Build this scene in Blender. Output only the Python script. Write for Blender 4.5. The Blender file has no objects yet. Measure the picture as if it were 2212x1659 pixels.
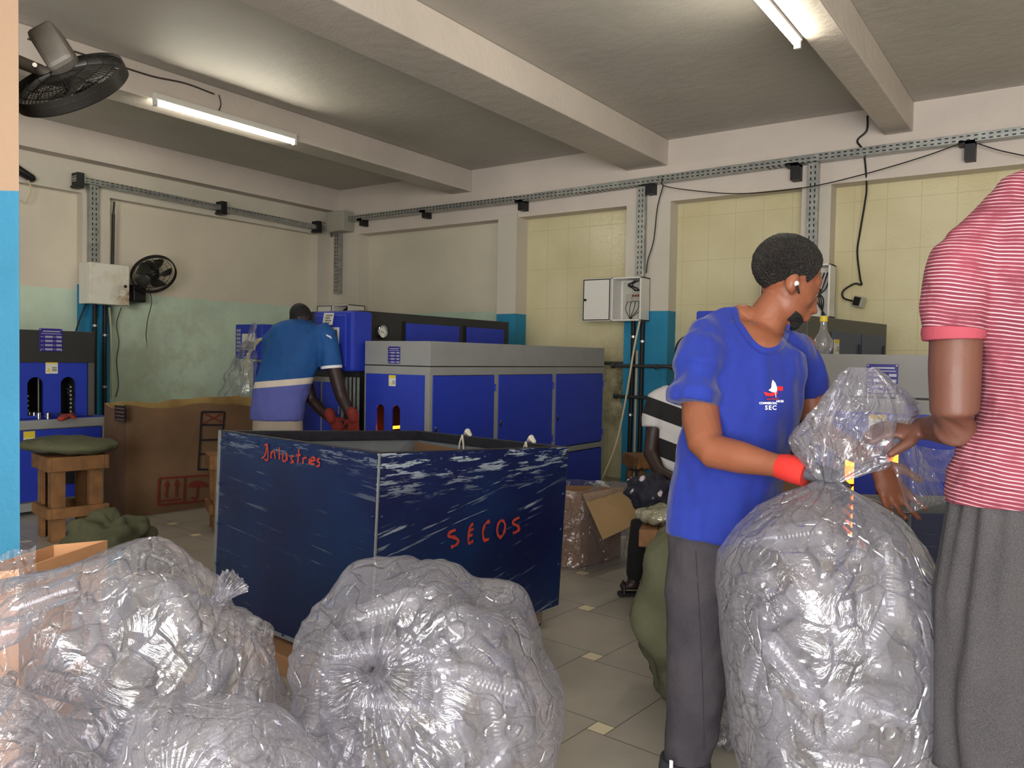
import bpy, bmesh, math, random
from mathutils import Vector, Matrix, noise
from mathutils.geometry import tessellate_polygon
from mathutils.bvhtree import BVHTree
random.seed(7)
sc = bpy.context.scene
COL = sc.collection
PI = math.pi
# ------------------------------------------------------------------ camera
F, CX, CY, EYE = 1725.5, 1106.0, 829.5, 1.35
YAW, PIT, ROL = [math.radians(v) for v in (-35.236, -1.8885, 1.0054)]
FWD = Vector((math.sin(YAW)*math.cos(PIT), math.cos(YAW)*math.cos(PIT), math.sin(PIT)))
_r = Vector((math.cos(YAW), -math.sin(YAW), 0)); _u = _r.cross(FWD)
RT = _r*math.cos(ROL) + _u*math.sin(ROL); UP = -_r*math.sin(ROL) + _u*math.cos(ROL)
O = Vector((0, 0, EYE))
cam = bpy.data.cameras.new('camera'); camo = bpy.data.objects.new('camera', cam); COL.objects.link(camo)
cam.sensor_width = 36; cam.lens = 36*F/2212; cam.clip_start = .05; cam.clip_end = 100
camo.matrix_world = Matrix((( RT.x, UP.x, -FWD.x, 0), (RT.y, UP.y, -FWD.y, 0), (RT.z, UP.z, -FWD.z, EYE), (0, 0, 0, 1)))
sc.camera = camo
# ------------------------------------------------------------------ light, exposure
sc.view_settings.view_transform = 'Standard'; sc.view_settings.look = 'None'
sc.view_settings.exposure = 0.24; sc.view_settings.gamma = 1; sc.view_settings.use_curve_mapping = False
sc.cycles.max_bounces = 5; sc.cycles.diffuse_bounces = 2; sc.cycles.glossy_bounces = 2
sc.cycles.use_adaptive_sampling = True; sc.cycles.adaptive_threshold = .09
sc.cycles.transmission_bounces = 3; sc.cycles.transparent_max_bounces = 13
sc.cycles.caustics_reflective = False; sc.cycles.caustics_refractive = False
sc.cycles.sample_clamp_indirect = 4
w = bpy.data.worlds.new('world'); sc.world = w; w.use_nodes = True
w.node_tree.nodes['Background'].inputs[0].default_value = (.80, .90, 1.0, 1)
w.node_tree.nodes['Background'].inputs[1].default_value = 1.0
def area(name, loc, rot, sx, sy, power, col):
    l = bpy.data.lights.new(name, 'AREA'); l.shape = 'RECTANGLE'; l.size = sx; l.size_y = sy; l.energy = power; l.color = col
    o = bpy.data.objects.new(name, l); COL.objects.link(o); o.location = loc; o.rotation_euler = rot
    return o
# daylight coming in through the wide shop doorway behind the photographer
area('daylight_doorway', (1.2, -3.35, 1.55), (math.radians(90), 0, math.radians(8)), 4.4, 2.7, 470, (1.0, .98, .96))
# unseen ceiling tubes added behind the photographer to raise the ambient light
TUBE_BACK = 38
# ------------------------------------------------------------------ helpers
def U(px, py, ax, v):
    d = FWD + RT*(px-CX)/F - UP*(py-CY)/F
    return O + d*((v - O[ax])/d[ax])
def D(px, py, d):
    return O + (FWD + RT*(px-CX)/F - UP*(py-CY)/F)*d
def lin(c):
    return tuple(((v/255)/12.92 if v/255 <= .04045 else ((v/255+.055)/1.055)**2.4) for v in c)
MATS = {}
def pm(name, col, rough=.6, metal=0, var=.0, vs=6, bump=0, bs=60, spec=.5, emit=None, es=0, coat=0, sub=0):
    if name in MATS: return MATS[name]
    m = bpy.data.materials.new(name); m.use_nodes = True; nt = m.node_tree; b = nt.nodes['Principled BSDF']
    c = (*lin(col), 1)
    b.inputs['Base Color'].default_value = c; b.inputs['Roughness'].default_value = rough
    b.inputs['Metallic'].default_value = metal; b.inputs['Specular IOR Level'].default_value = spec
    b.inputs['Coat Weight'].default_value = coat
    if emit: b.inputs['Emission Color'].default_value = (*lin(emit), 1); b.inputs['Emission Strength'].default_value = es
    tc = nt.nodes.new('ShaderNodeTexCoord')
    if var:
        n = nt.nodes.new('ShaderNodeTexNoise'); n.inputs['Scale'].default_value = vs; n.inputs['Detail'].default_value = 5
        nt.links.new(tc.outputs['Object'], n.inputs['Vector'])
        mx = nt.nodes.new('ShaderNodeMix'); mx.data_type = 'RGBA'
        mx.inputs[6].default_value = tuple(min(1, v*(1-var)) for v in c[:3]) + (1,)
        mx.inputs[7].default_value = tuple(min(1, v*(1+var)) for v in c[:3]) + (1,)
        mr = nt.nodes.new('ShaderNodeMapRange'); mr.inputs[1].default_value = .3; mr.inputs[2].default_value = .7
        nt.links.new(n.outputs[0], mr.inputs[0]); nt.links.new(mr.outputs[0], mx.inputs[0]); nt.links.new(mx.outputs[2], b.inputs['Base Color'])
    if bump:
        n2 = nt.nodes.new('ShaderNodeTexNoise'); n2.inputs['Scale'].default_value = bs; n2.inputs['Detail'].default_value = 4
        nt.links.new(tc.outputs['Object'], n2.inputs['Vector'])
        bp = nt.nodes.new('ShaderNodeBump'); bp.inputs['Strength'].default_value = bump; bp.inputs['Distance'].default_value = .01
        nt.links.new(n2.outputs[0], bp.inputs['Height']); nt.links.new(bp.outputs[0], b.inputs['Normal'])
    MATS[name] = m; return m
class N:
    """a tiny node-building shorthand"""
    def __init__(s, name):
        s.m = bpy.data.materials.new(name); s.m.use_nodes = True; s.t = s.m.node_tree; s.b = s.t.nodes['Principled BSDF']; MATS[name] = s.m
        s.out = s.t.nodes['Material Output']
        s.geo = s.t.nodes.new('ShaderNodeNewGeometry'); s.tc = s.t.nodes.new('ShaderNodeTexCoord')
    def n(s, kind, **kw):
        x = s.t.nodes.new('ShaderNode'+kind)
        for k, v in kw.items(): setattr(x, k, v)
        return x
    def l(s, a, b): s.t.links.new(a, b)
    def val(s, x, inp):
        if isinstance(x, (int, float)): inp.default_value = x
        elif isinstance(x, tuple): inp.default_value = x
        else: s.l(x, inp)
    def math(s, op, a, b=0, clamp=False):
        x = s.n('Math', operation=op, use_clamp=clamp); s.val(a, x.inputs[0]); s.val(b, x.inputs[1]); return x.outputs[0]
    def xyz(s, v=None):
        x = s.n('SeparateXYZ'); s.l(v or s.geo.outputs['Position'], x.inputs[0]); return x.outputs
    def comb(s, a, b, c):
        x = s.n('CombineXYZ'); s.val(a, x.inputs[0]); s.val(b, x.inputs[1]); s.val(c, x.inputs[2]); return x.outputs[0]
    def noise(s, v, scale, detail=4, rough=.5):
        x = s.n('TexNoise'); s.l(v, x.inputs['Vector']); x.inputs['Scale'].default_value = scale; x.inputs['Detail'].default_value = detail; x.inputs['Roughness'].default_value = rough
        return x.outputs[0]
    def ramp(s, v, lo, hi, a=0, b=1):
        x = s.n('MapRange'); s.val(v, x.inputs[0]); x.inputs[1].default_value = lo; x.inputs[2].default_value = hi; x.inputs[3].default_value = a; x.inputs[4].default_value = b; return x.outputs[0]
    def mix(s, f, a, b):
        x = s.n('Mix', data_type='RGBA'); s.val(f, x.inputs[0])
        for q, i in ((a, 6), (b, 7)):
            if isinstance(q, tuple): x.inputs[i].default_value = (*lin(q), 1)
            else: s.l(q, x.inputs[i])
        return x.outputs[2]
    def bump(s, h, st=.3, dist=.01):
        x = s.n('Bump'); x.inputs['Strength'].default_value = st; x.inputs['Distance'].default_value = dist; s.l(h, x.inputs['Height']); s.l(x.outputs[0], s.b.inputs['Normal']); return x.outputs[0]
ORG = {}
def link(o, parent):
    COL.objects.link(o)
    if parent is not None: o.parent = parent
def tag(o, label=None, cat=None, group=None, kind=None):
    if label: o['label'] = label
    if cat: o['category'] = cat
    if group: o['group'] = group
    if kind: o['kind'] = kind
    return o
def thing(name, label, cat, loc, group=None):
    o = bpy.data.objects.new(name, None); o.empty_display_size = .1; link(o, None); o.location = loc; ORG[o.name] = Vector(loc)
    return tag(o, label, cat, group)
class MB:
    def __init__(s): s.v, s.f, s.mi, s.k = [], [], [], 0
    def add(s, vs, fs):
        b = len(s.v); s.v += [Vector(v) for v in vs]; s.f += [[i+b for i in f] for f in fs]; s.mi += [s.k]*len(fs); return s
    def box(s, a, b, M=None):
        x0, y0, z0 = [min(a[i], b[i]) for i in range(3)]; x1, y1, z1 = [max(a[i], b[i]) for i in range(3)]
        vs = [Vector(p) for p in ((x0,y0,z0),(x1,y0,z0),(x1,y1,z0),(x0,y1,z0),(x0,y0,z1),(x1,y0,z1),(x1,y1,z1),(x0,y1,z1))]
        if M is not None: vs = [M @ v for v in vs]
        return s.hexa(vs)
    def hexa(s, vs):
        return s.add(vs, [(0,3,2,1),(4,5,6,7),(0,1,5,4),(1,2,6,5),(2,3,7,6),(3,0,4,7)])
    def plate(s, outer, holes, Mx, th):
        """flat plate with holes; 2-D loops in the local xy plane, thickness along local +z, placed by the matrix Mx"""
        loops = [[Vector((p[0], p[1], 0)) for p in L] for L in [outer]+holes]
        tri = tessellate_polygon(loops); pts = [p for L in loops for p in L]; n = len(pts)
        vs = [Mx @ p for p in pts] + [Mx @ (p+Vector((0,0,th))) for p in pts]
        fs = [tuple(t) for t in tri] + [tuple(i+n for i in reversed(t)) for t in tri]
        k = 0
        for L in loops:
            m = len(L)
            for i in range(m):
                j = (i+1) % m; fs.append((k+i, k+j, k+j+n, k+i+n))
            k += m
        return s.add(vs, fs)
    def loft(s, secs, seg=16, hint=None, cap=True, close=False):
        """secs: [(point, r_side, r_hint)]; elliptical rings along a path"""
        P = [Vector(q[0]) for q in secs]; n = len(P); rings = []
        for i in range(n):
            t = (P[min(i+1, n-1)] - P[max(i-1, 0)]).normalized()
            h = Vector(hint) if hint is not None else (Vector((0,0,1)) if abs(t.z) < .9 else Vector((1,0,0)))
            b = (h - t*h.dot(t))
            b = b.normalized() if b.length > 1e-5 else t.orthogonal().normalized()
            a = t.cross(b)
            rings.append([P[i] + a*secs[i][1]*math.cos(2*PI*k/seg) + b*secs[i][2]*math.sin(2*PI*k/seg) for k in range(seg)])
        vs = [v for r in rings for v in r]; fs = []
        for i in range(n-1):
            for k in range(seg):
                j = (k+1) % seg; fs.append((i*seg+k, i*seg+j, (i+1)*seg+j, (i+1)*seg+k))
        if cap:
            fs.append(tuple(range(seg-1, -1, -1))); fs.append(tuple((n-1)*seg+k for k in range(seg)))
        return s.add(vs, fs)
    def tube(s, pts, r, seg=8):
        pts = [Vector(p) for p in pts]; n = len(pts)
        t0 = (pts[1]-pts[0]).normalized(); b = t0.orthogonal().normalized(); rings = []
        for i in range(n):
            t = (pts[min(i+1, n-1)] - pts[max(i-1, 0)]).normalized()
            b = b - t*b.dot(t); b = b.normalized() if b.length > 1e-6 else t.orthogonal().normalized()
            a = t.cross(b); rr = r[i] if isinstance(r, (list, tuple)) else r
            rings += [pts[i] + a*rr*math.cos(2*PI*k/seg) + b*rr*math.sin(2*PI*k/seg) for k in range(seg)]
        fs = []
        for i in range(n-1):
            for k in range(seg):
                j = (k+1) % seg; fs.append((i*seg+k, i*seg+j, (i+1)*seg+j, (i+1)*seg+k))
        fs.append(tuple(range(seg-1, -1, -1))); fs.append(tuple((n-1)*seg+k for k in range(seg)))
        return s.add(rings, fs)
    def capsule(s, pts, rs, seg=10, hint=None):
        """limb: loft whose ends are rounded off"""
        P = [Vector(p) for p in pts]; q = []
        def rr(v): return v if isinstance(v, tuple) else (v, v)
        a = (P[0]-P[1]).normalized(); b = (P[-1]-P[-2]).normalized(); r0, r1 = rr(rs[0]), rr(rs[-1])
        m0, m1 = min(r0), min(r1)
        for c in (.05, .5, .85): q.append((P[0] + a*m0*math.sqrt(1-c*c), r0[0]*c, r0[1]*c))
        for p, r in zip(P, rs): q.append((p, *rr(r)))
        for c in (.85, .5, .05): q.append((P[-1] + b*m1*math.sqrt(1-c*c), r1[0]*c, r1[1]*c))
        return s.loft(q, seg, hint)
    def ell(s, c, r, M=None, seg=16, rings=10):
        vs = []; fs = []; c = Vector(c)
        for i in range(1, rings):
            a = PI*i/rings
            for k in range(seg):
                p = Vector((r[0]*math.sin(a)*math.cos(2*PI*k/seg), r[1]*math.sin(a)*math.sin(2*PI*k/seg), r[2]*math.cos(a)))
                vs.append(c + (M @ p if M is not None else p))
        top, bot = Vector((0,0,r[2])), Vector((0,0,-r[2]))
        vs += [c + (M @ top if M is not None else top), c + (M @ bot if M is not None else bot)]
        nt, nb = len(vs)-2, len(vs)-1
        for i in range(rings-2):
            for k in range(seg):
                j = (k+1) % seg; fs.append((i*seg+k, (i+1)*seg+k, (i+1)*seg+j, i*seg+j))
        for k in range(seg):
            j = (k+1) % seg; fs.append((nt, k, j)); fs.append((nb, (rings-2)*seg+j, (rings-2)*seg+k))
        return s.add(vs, fs)
    def lathe(s, prof, M, seg=24):
        """prof [(r, z)], axis local z, placed by M"""
        vs = [M @ Vector((r*math.cos(2*PI*k/seg), r*math.sin(2*PI*k/seg), z)) for r, z in prof for k in range(seg)]
        fs = []
        for i in range(len(prof)-1):
            for k in range(seg):
                j = (k+1) % seg; fs.append((i*seg+k, i*seg+j, (i+1)*seg+j, (i+1)*seg+k))
        return s.add(vs, fs)
    def grid(s, fn, nu, nv, wrap=False):
        vs = [fn(i/nu, j/nv) for j in range(nv+1) for i in range(nu+(0 if wrap else 1))]
        W = nu+(0 if wrap else 1); fs = []
        for j in range(nv):
            for i in range(nu):
                k = (i+1) % W; fs.append((j*W+i, j*W+k, (j+1)*W+k, (j+1)*W+i))
        return s.add(vs, fs)
    def build(s, name, mat, parent=None, smooth=False, bev=0, label=None, cat=None, group=None, kind=None, sharp=40, org=None):
        if parent is not None: o0 = ORG[parent.name]
        elif org is not None: o0 = Vector(org)
        else:
            xs = [v.x for v in s.v]; ys = [v.y for v in s.v]; zs = [v.z for v in s.v]
            o0 = Vector(((min(xs)+max(xs))/2, (min(ys)+max(ys))/2, min(zs)))
        me = bpy.data.meshes.new(name); me.from_pydata([v-o0 for v in s.v], [], s.f)
        for m in (mat if isinstance(mat, (list, tuple)) else [mat]): me.materials.append(m)
        me.polygons.foreach_set('material_index', s.mi)
        bm = bmesh.new(); bm.from_mesh(me); bmesh.ops.recalc_face_normals(bm, faces=bm.faces); bm.to_mesh(me); bm.free()
        if smooth:
            me.polygons.foreach_set('use_smooth', [True]*len(me.polygons)); me.set_sharp_from_angle(angle=math.radians(sharp))
        o = bpy.data.objects.new(name, me); link(o, parent); ORG[o.name] = o0
        if parent is None: o.location = o0
        if bev:
            b = o.modifiers.new('bevel', 'BEVEL'); b.width = bev; b.segments = 2; b.limit_method = 'ANGLE'
        return tag(o, label, cat, group, kind)
def B(name, a, b, mat, parent=None, bev=0, **kw):
    return MB().box(a, b).build(name, mat, parent, bev=bev, **kw)
def frame(o, x, y):
    """matrix: local x -> x, local y -> y, local z -> x cross y, at o"""
    x = Vector(x).normalized(); y = Vector(y).normalized(); z = x.cross(y)
    return Matrix(((x.x,y.x,z.x,o[0]),(x.y,y.y,z.y,o[1]),(x.z,y.z,z.z,o[2]),(0,0,0,1)))
def spline(pts, n=8):
    P = [Vector(p) for p in pts]; P = [P[0]*2-P[1]] + P + [P[-1]*2-P[-2]]; out = []
    for i in range(1, len(P)-2):
        for k in range(n):
            t = k/n; a, b, c, d = P[i-1], P[i], P[i+1], P[i+2]
            out.append(.5*((2*b)+(c-a)*t+(2*a-5*b+4*c-d)*t*t+(3*b-a-3*c+d)*t**3))
    return out+[P[-2]]
def cable(name, pts, r, mat, parent=None, **kw):
    return MB().tube(spline(pts), r, 6).build(name, mat, parent, smooth=True, **kw)
def text_mesh(body, size, M, name, mat, parent, ext=.0006, bold=0, spacing=1, project=None):
    c = bpy.data.curves.new('tx', 'FONT'); c.body = body; c.size = size; c.extrude = ext; c.offset = bold; c.resolution_u = 3; c.align_x = 'CENTER'; c.align_y = 'CENTER'; c.space_character = spacing
    t = bpy.data.objects.new('tx', c); COL.objects.link(t); bpy.context.view_layer.update()
    me = bpy.data.meshes.new_from_object(t.evaluated_get(bpy.context.evaluated_depsgraph_get()))
    mb = MB().add([M @ v.co for v in me.vertices], [list(p.vertices) for p in me.polygons])
    bpy.data.objects.remove(t); bpy.data.curves.remove(c); bpy.data.meshes.remove(me)
    if project: mb.v = [project(v) for v in mb.v]
    return mb.build(name, mat, parent)
# ------------------------------------------------------------------ materials
def plaster(name, upper, lower=None, split=2.0, stain=False):
    q = N(name); pos = q.geo.outputs['Position']
    a = q.noise(pos, 1.3, 5); c = q.mix(q.ramp(a, .35, .7), tuple(int(v*.95) for v in upper), upper)
    if lower:
        z = q.xyz()[2]; wob = q.math('ADD', z, q.ramp(q.noise(pos, 5, 2), 0, 1, -.006, .006))
        low = q.mix(q.ramp(q.noise(pos, 2.2, 6, .6), .4, .75), lower, tuple(int(v*.92) for v in lower))
        if stain:
            d = q.n('VectorMath', operation='DISTANCE'); q.l(pos, d.inputs[0]); d.inputs[1].default_value = (-8.95, 5.6, 1.15)
            f = q.math('MULTIPLY', q.ramp(d.outputs['Value'], .2, 1.3, 1, 0), q.ramp(q.noise(pos, 3.5, 8, .7), .42, .62))
            low = q.mix(q.math('MULTIPLY', f, .6, True), low, (172, 176, 142))
        c = q.mix(q.ramp(wob, split-.002, split+.002), low, c)
    q.l(c, q.b.inputs['Base Color']); q.b.inputs['Roughness'].default_value = .62; q.b.inputs['Specular IOR Level'].default_value = .35
    q.bump(q.math('ADD', q.noise(pos, 9, 6), q.math('MULTIPLY', q.noise(pos, 60, 3), .25)), .22, .03)
    return q.m
WALLC = (222, 213, 197)
M_ceil = plaster('ceiling_paint', (208, 200, 190)); M_beam = plaster('beam_plaster', (228, 215, 203))
M_wall = plaster('cream_wall_paint', WALLC)
M_left = plaster('left_recess_paint', (232, 221, 200), (212, 230, 208), 2.01, True)
M_backr = plaster('back_recess_paint', (226, 217, 196), (200, 220, 200), 1.93)
M_pilL = plaster('left_pilaster_paint', WALLC, (45, 140, 185), 2.07)
M_pilB = plaster('back_pilaster_paint', WALLC, (45, 140, 180), 1.88)
M_col = plaster('column_paint', (172, 143, 118), (54, 132, 168), 1.89)
def tiles():
    q = N('cream_wall_tiles'); pos = q.geo.outputs['Position']; x, y, z = q.xyz()
    br = q.n('TexBrick', offset=0.0, squash=1.0); q.l(q.comb(q.math('ADD', x, .05), q.math('ADD', z, -.07), 0), br.inputs['Vector'])
    for k, v in (('Scale', 1), ('Mortar Size', .0022), ('Brick Width', .289), ('Row Height', .47), ('Mortar Smooth', .3), ('Bias', 0)): br.inputs[k].default_value = v
    t = q.mix(q.ramp(q.noise(pos, 2.0, 4), .3, .7), (214, 202, 158), (226, 216, 176))
    br.inputs['Mortar'].default_value = (*lin((196, 182, 140)), 1); q.l(t, br.inputs['Color1']); q.l(t, br.inputs['Color2'])
    soot = q.n('VectorMath', operation='DISTANCE'); q.l(pos, soot.inputs[0]); soot.inputs[1].default_value = (-4.15, 8.12, .95)
    sx = q.math('MULTIPLY', q.ramp(soot.outputs['Value'], .1, .75, 1, 0), q.ramp(q.noise(pos, 5, 8, .75), .35, .62))
    c = q.mix(q.math('MULTIPLY', sx, .9, True), br.outputs['Color'], (42, 36, 24))
    q.l(c, q.b.inputs['Base Color']); q.b.inputs['Roughness'].default_value = .22; q.b.inputs['Specular IOR Level'].default_value = .5
    q.bump(q.math('ADD', q.noise(pos, 28, 3), q.math('MULTIPLY', br.outputs['Fac'], -.6)), .35, .006)
    return q.m
M_tile = tiles()
M_floor = pm('grey_floor_tile', (166, 160, 148), .32, var=.12, vs=4, bump=.04, bs=30)
M_ins = pm('cream_floor_insert', (226, 214, 182), .35, var=.05)
M_grout = pm('floor_grout', (70, 66, 60), .8)
M_gal = pm('galvanised_steel', (150, 155, 155), .38, .75, var=.12, vs=20)
M_black = pm('black_paint', (18, 18, 20), .5, var=.2)
M_rub = pm('black_rubber', (12, 12, 13), .6)
M_white = pm('white_enamel', (232, 228, 220), .4)
M_blue = pm('machine_blue_paint', (38, 58, 170), .42, var=.05, bump=.04, bs=200)
M_grey = pm('machine_grey_paint', (142, 142, 140), .5, var=.05, bump=.06, bs=250)
M_dgrey = pm('machine_dark_grey', (44, 44, 44), .5, var=.08)
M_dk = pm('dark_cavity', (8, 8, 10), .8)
M_chr = pm('chrome', (200, 200, 200), .15, 1)
M_plate = pm('nameplate_blue', (44, 36, 128), .35)
M_sil = pm('nameplate_silver', (170, 170, 185), .4, .3)
M_yel = pm('warning_yellow', (222, 196, 60), .5)
M_lbl = pm('label_white', (214, 214, 202), .5)
M_wood = pm('rough_timber', (124, 86, 48), .7, var=.35, vs=9, bump=.3, bs=40)
M_card = pm('brown_cardboard', (146, 108, 74), .8, var=.12, vs=3, bump=.08, bs=40)
M_cardd = pm('dirty_cardboard', (116, 88, 62), .85, var=.25, vs=2.5, bump=.1, bs=30)
M_cardo = pm('orange_cardboard', (214, 158, 112), .75, var=.05)
M_red = pm('red_paint', (158, 50, 34), .6, var=.15, vs=40)
M_stamp = pm('stamp_red', (120, 40, 30), .8); M_stampk = pm('stamp_black', (26, 24, 30), .8)
M_orange = pm('lamp_and_interior_glow', (255, 120, 40), .5, emit=(255, 100, 20), es=9)
M_tube = pm('lit_tube', (255, 255, 250), .5, emit=(255, 250, 230), es=58)
M_cord = pm('cream_cable', (206, 196, 160), .5)
M_plug = pm('grey_plastic', (176, 172, 158), .5)
M_jute = pm('sage_sackcloth', (84, 85, 62), .85, var=.15, vs=5, bump=.35, bs=120)
def film(name, op=.30, tint=(232, 230, 244), sc_=9, rough=.10, gl=.5):
    q = N(name); co = q.tc.outputs['Object']
    v = q.n('TexVoronoi', feature='DISTANCE_TO_EDGE'); v.inputs['Scale'].default_value = sc_*.8
    wv = q.n('VectorMath', operation='ADD'); nz = q.n('TexNoise'); nz.inputs['Scale'].default_value = 3.5; q.l(co, nz.inputs['Vector']); q.l(co, wv.inputs[0]); q.l(nz.outputs['Color'], wv.inputs[1]); q.l(wv.outputs[0], v.inputs['Vector'])
    h = q.math('ADD', q.math('MULTIPLY', q.ramp(v.outputs['Distance'], 0, .07), .7), q.math('MULTIPLY', q.noise(wv.outputs[0], sc_*2.2, 4, .55), .7))
    bp = q.n('Bump'); bp.inputs['Strength'].default_value = .7; bp.inputs['Distance'].default_value = .012; q.l(h, bp.inputs['Height'])
    tr = q.n('BsdfTransparent'); tr.inputs[0].default_value = (.96, .96, .985, 1)
    df = q.n('BsdfDiffuse'); df.inputs[0].default_value = (*lin(tint), 1); tl = q.n('BsdfTranslucent'); tl.inputs[0].default_value = (*lin(tint), 1)
    q.l(bp.outputs[0], df.inputs['Normal'])
    m0 = q.n('MixShader'); m0.inputs[0].default_value = .45; q.l(df.outputs[0], m0.inputs[1]); q.l(tl.outputs[0], m0.inputs[2])
    m1 = q.n('MixShader'); lw = q.n('LayerWeight'); lw.inputs[0].default_value = .35; q.l(bp.outputs[0], lw.inputs['Normal'])
    q.l(q.math('ADD', op, q.math('MULTIPLY', lw.outputs['Facing'], .22), True), m1.inputs[0]); q.l(tr.outputs[0], m1.inputs[1]); q.l(m0.outputs[0], m1.inputs[2])
    g = q.n('BsdfGlossy'); g.inputs['Roughness'].default_value = rough; g.inputs[0].default_value = (1, 1, 1, 1); q.l(bp.outputs[0], g.inputs['Normal'])
    m2 = q.n('MixShader'); q.l(q.math('ADD', .06, q.math('MULTIPLY', lw.outputs['Fresnel'], gl), True), m2.inputs[0]); q.l(m1.outputs[0], m2.inputs[1]); q.l(g.outputs[0], m2.inputs[2])
    q.l(m2.outputs[0], q.out.inputs['Surface'])
    return q.m
M_film = film('clear_film', .11, rough=.07)
M_film2 = film('thin_clear_film', .10, gl=.35)
def petm():
    q = N('clear_bottle_plastic')
    tr = q.n('BsdfTransparent'); tr.inputs[0].default_value = (.93, .93, .96, 1)
    df = q.n('BsdfDiffuse'); df.inputs[0].default_value = (.86, .85, .92, 1)
    lw = q.n('LayerWeight'); lw.inputs[0].default_value = .25
    m1 = q.n('MixShader'); q.l(q.math('ADD', .07, q.math('MULTIPLY', lw.outputs['Facing'], .42), True), m1.inputs[0]); q.l(tr.outputs[0], m1.inputs[1]); q.l(df.outputs[0], m1.inputs[2])
    g = q.n('BsdfGlossy'); g.inputs['Roughness'].default_value = .06
    m2 = q.n('MixShader'); q.l(q.math('ADD', .08, q.math('MULTIPLY', lw.outputs['Fresnel'], .6), True), m2.inputs[0]); q.l(m1.outputs[0], m2.inputs[1]); q.l(g.outputs[0], m2.inputs[2])
    q.l(m2.outputs[0], q.out.inputs['Surface'])
    return q.m
M_pet = petm()
# ------------------------------------------------------------------ room shell
XL, YB, ZC = -8.66, 7.93, 3.69
def S(name, a, b, mat, **kw): return B(name, a, b, mat, kind='structure', **kw)
def floor():
    mb = MB(); mb.k = 0; mb.box((-9.3, -3.6, -.1), (4.2, 8.4, -.0015))
    th = math.radians(-4.0); a, b = .4935, .078
    R = Matrix.Rotation(th, 3, 'Z'); base = Vector((-1.421, 2.518, 0))
    e1, e2 = Vector((a, -b, 0)), Vector((b, a, 0)); g = .0016
    for i in range(-34, 34):
        for j in range(-34, 34):
            p = e1*i + e2*j
            q = base + R @ p
            if not (-9.3 < q.x < 3.9 and -3.5 < q.y < 8.1): continue
            for (x0, y0, s_, k) in ((0, 0, b, 2), (b, 0, a, 1)):
                mb.k = k
                mb.add([base + R @ (p + Vector((x0+u, y0+v, 0))) for u, v in ((g, g), (s_-g, g), (s_-g, s_-g), (g, s_-g))], [(0, 1, 2, 3)])
    mb.build('floor', [M_grout, M_floor, M_ins], kind='structure')
floor()
S('ceiling', (-9.3, -3.6, ZC), (4.2, 8.4, ZC+.15), M_ceil)
S('wall_left', (-9.1, -3.6, 0), (-8.95, 8.3, ZC), M_left)
S('wall_back', (-9.1, 8.13, 0), (-5.69, 8.3, ZC), M_backr)
S('wall_back_tiled', (-5.69, 8.13, 0), (4.2, 8.3, ZC), M_tile)
S('wall_right', (4.0, -3.6, 0), (4.2, 8.3, ZC), M_wall)
# front wall behind the photographer with the wide doorway
mb = MB(); mb.box((-9.1, -3.6, 0), (-1.1, -3.45, ZC)).box((3.5, -3.6, 0), (4.2, -3.45, ZC)).box((-1.1, -3.6, 2.95), (3.5, -3.45, ZC)); mb.build('wall_front', M_wall, kind='structure')
# back wall frame
T = lambda n, a, b, m=M_wall, **k: S('trim_%d' % n, a, b, m, **k)
T(1, (-8.7, YB, 3.04), (4.0, 8.13, ZC), M_beam)
T(2, (-8.95, YB, 0), (-8.27, 8.13, 3.04), M_pilB); T(3, (-5.83, YB-.03, 0), (-5.55, 8.13, 3.09), M_pilB)
T(4, (-4.10, YB, 0), (-3.58, 8.13, 3.04), M_pilB); T(5, (-2.22, YB, 0), (-1.95, 8.13, 3.04), M_pilB)
T(6, (.1, YB, 0), (.4, 8.13, 3.04), M_pilB)
# left wall frame
T(7, (-8.95, -3.45, 3.38), (XL, YB, ZC), M_beam)
T(8, (-8.95, -3.45, 3.05), (-8.85, YB, 3.38), M_wall)
T(9, (-8.95, 4.40, 0), (-8.83, 4.70, 3.05), M_pilL); T(10, (-8.95, 7.69, 0), (-8.85, YB, 3.05), M_wall)
# ceiling beams
T(11, (-6.59, -3.45, 3.42), (-6.27, YB, ZC), M_beam, bev=.01)
T(12, (-4.10, -3.45, 3.42), (-3.62, YB, ZC), M_beam, bev=.01)
T(13, (-1.50, -3.45, 3.43), (-1.265, YB, ZC), M_beam, bev=.01)
# near column at the left edge
ce = D(43, 800, 2.75); cdir = Vector((RT.x, RT.y, 0)).normalized(); cf = Vector((FWD.x, FWD.y, 0)).normalized()
MB().hexa([Vector((p.x, p.y, z)) for z in (0, ZC) for p in (ce - cdir*.5, ce, ce + cf*.4 - cdir*.34, ce - cdir*.5 + cf*.4)]).build('trim_14', M_col, kind='structure', bev=.006)

# ------------------------------------------------------------------ ceiling tubes
def fixture(x, y0, y1, z, label, side):
    f = thing('ceiling_light', label, 'ceiling light', (x, (y0+y1)/2, z-.05), 'fluorescent tube lights along the beams')
    MB().box((x-.028, y0, z), (x+.028, y1, z+.055)).build('housing', M_white, f, bev=.004)
    for y in (y0+.012, y1-.012): MB().box((x-.02, y-.012, z-.048), (x+.02, y+.012, z+.002)).build('lamp_holder', M_white, f)
    MB().tube([(x, y0+.024, z-.026), (x, y1-.024, z-.026)], .0165, 12).build('tube', M_tube, f, smooth=True)
    l = bpy.data.lights.new('tube_glow', 'AREA'); l.shape = 'RECTANGLE'; l.size = .06; l.size_y = y1-y0-.1; l.energy = 0; 
    return f
a, b = U(307, 236, 0, -6.22), U(614, 316, 0, -6.22)
fixture(-6.235, 3.68, 5.13, 3.41, 'lit white ceiling tube light on the side of the left beam', 1)
fixture(-1.535, 3.86, 5.30, 3.415, 'lit white ceiling tube light at the top right beside the beam', -1)
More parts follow.
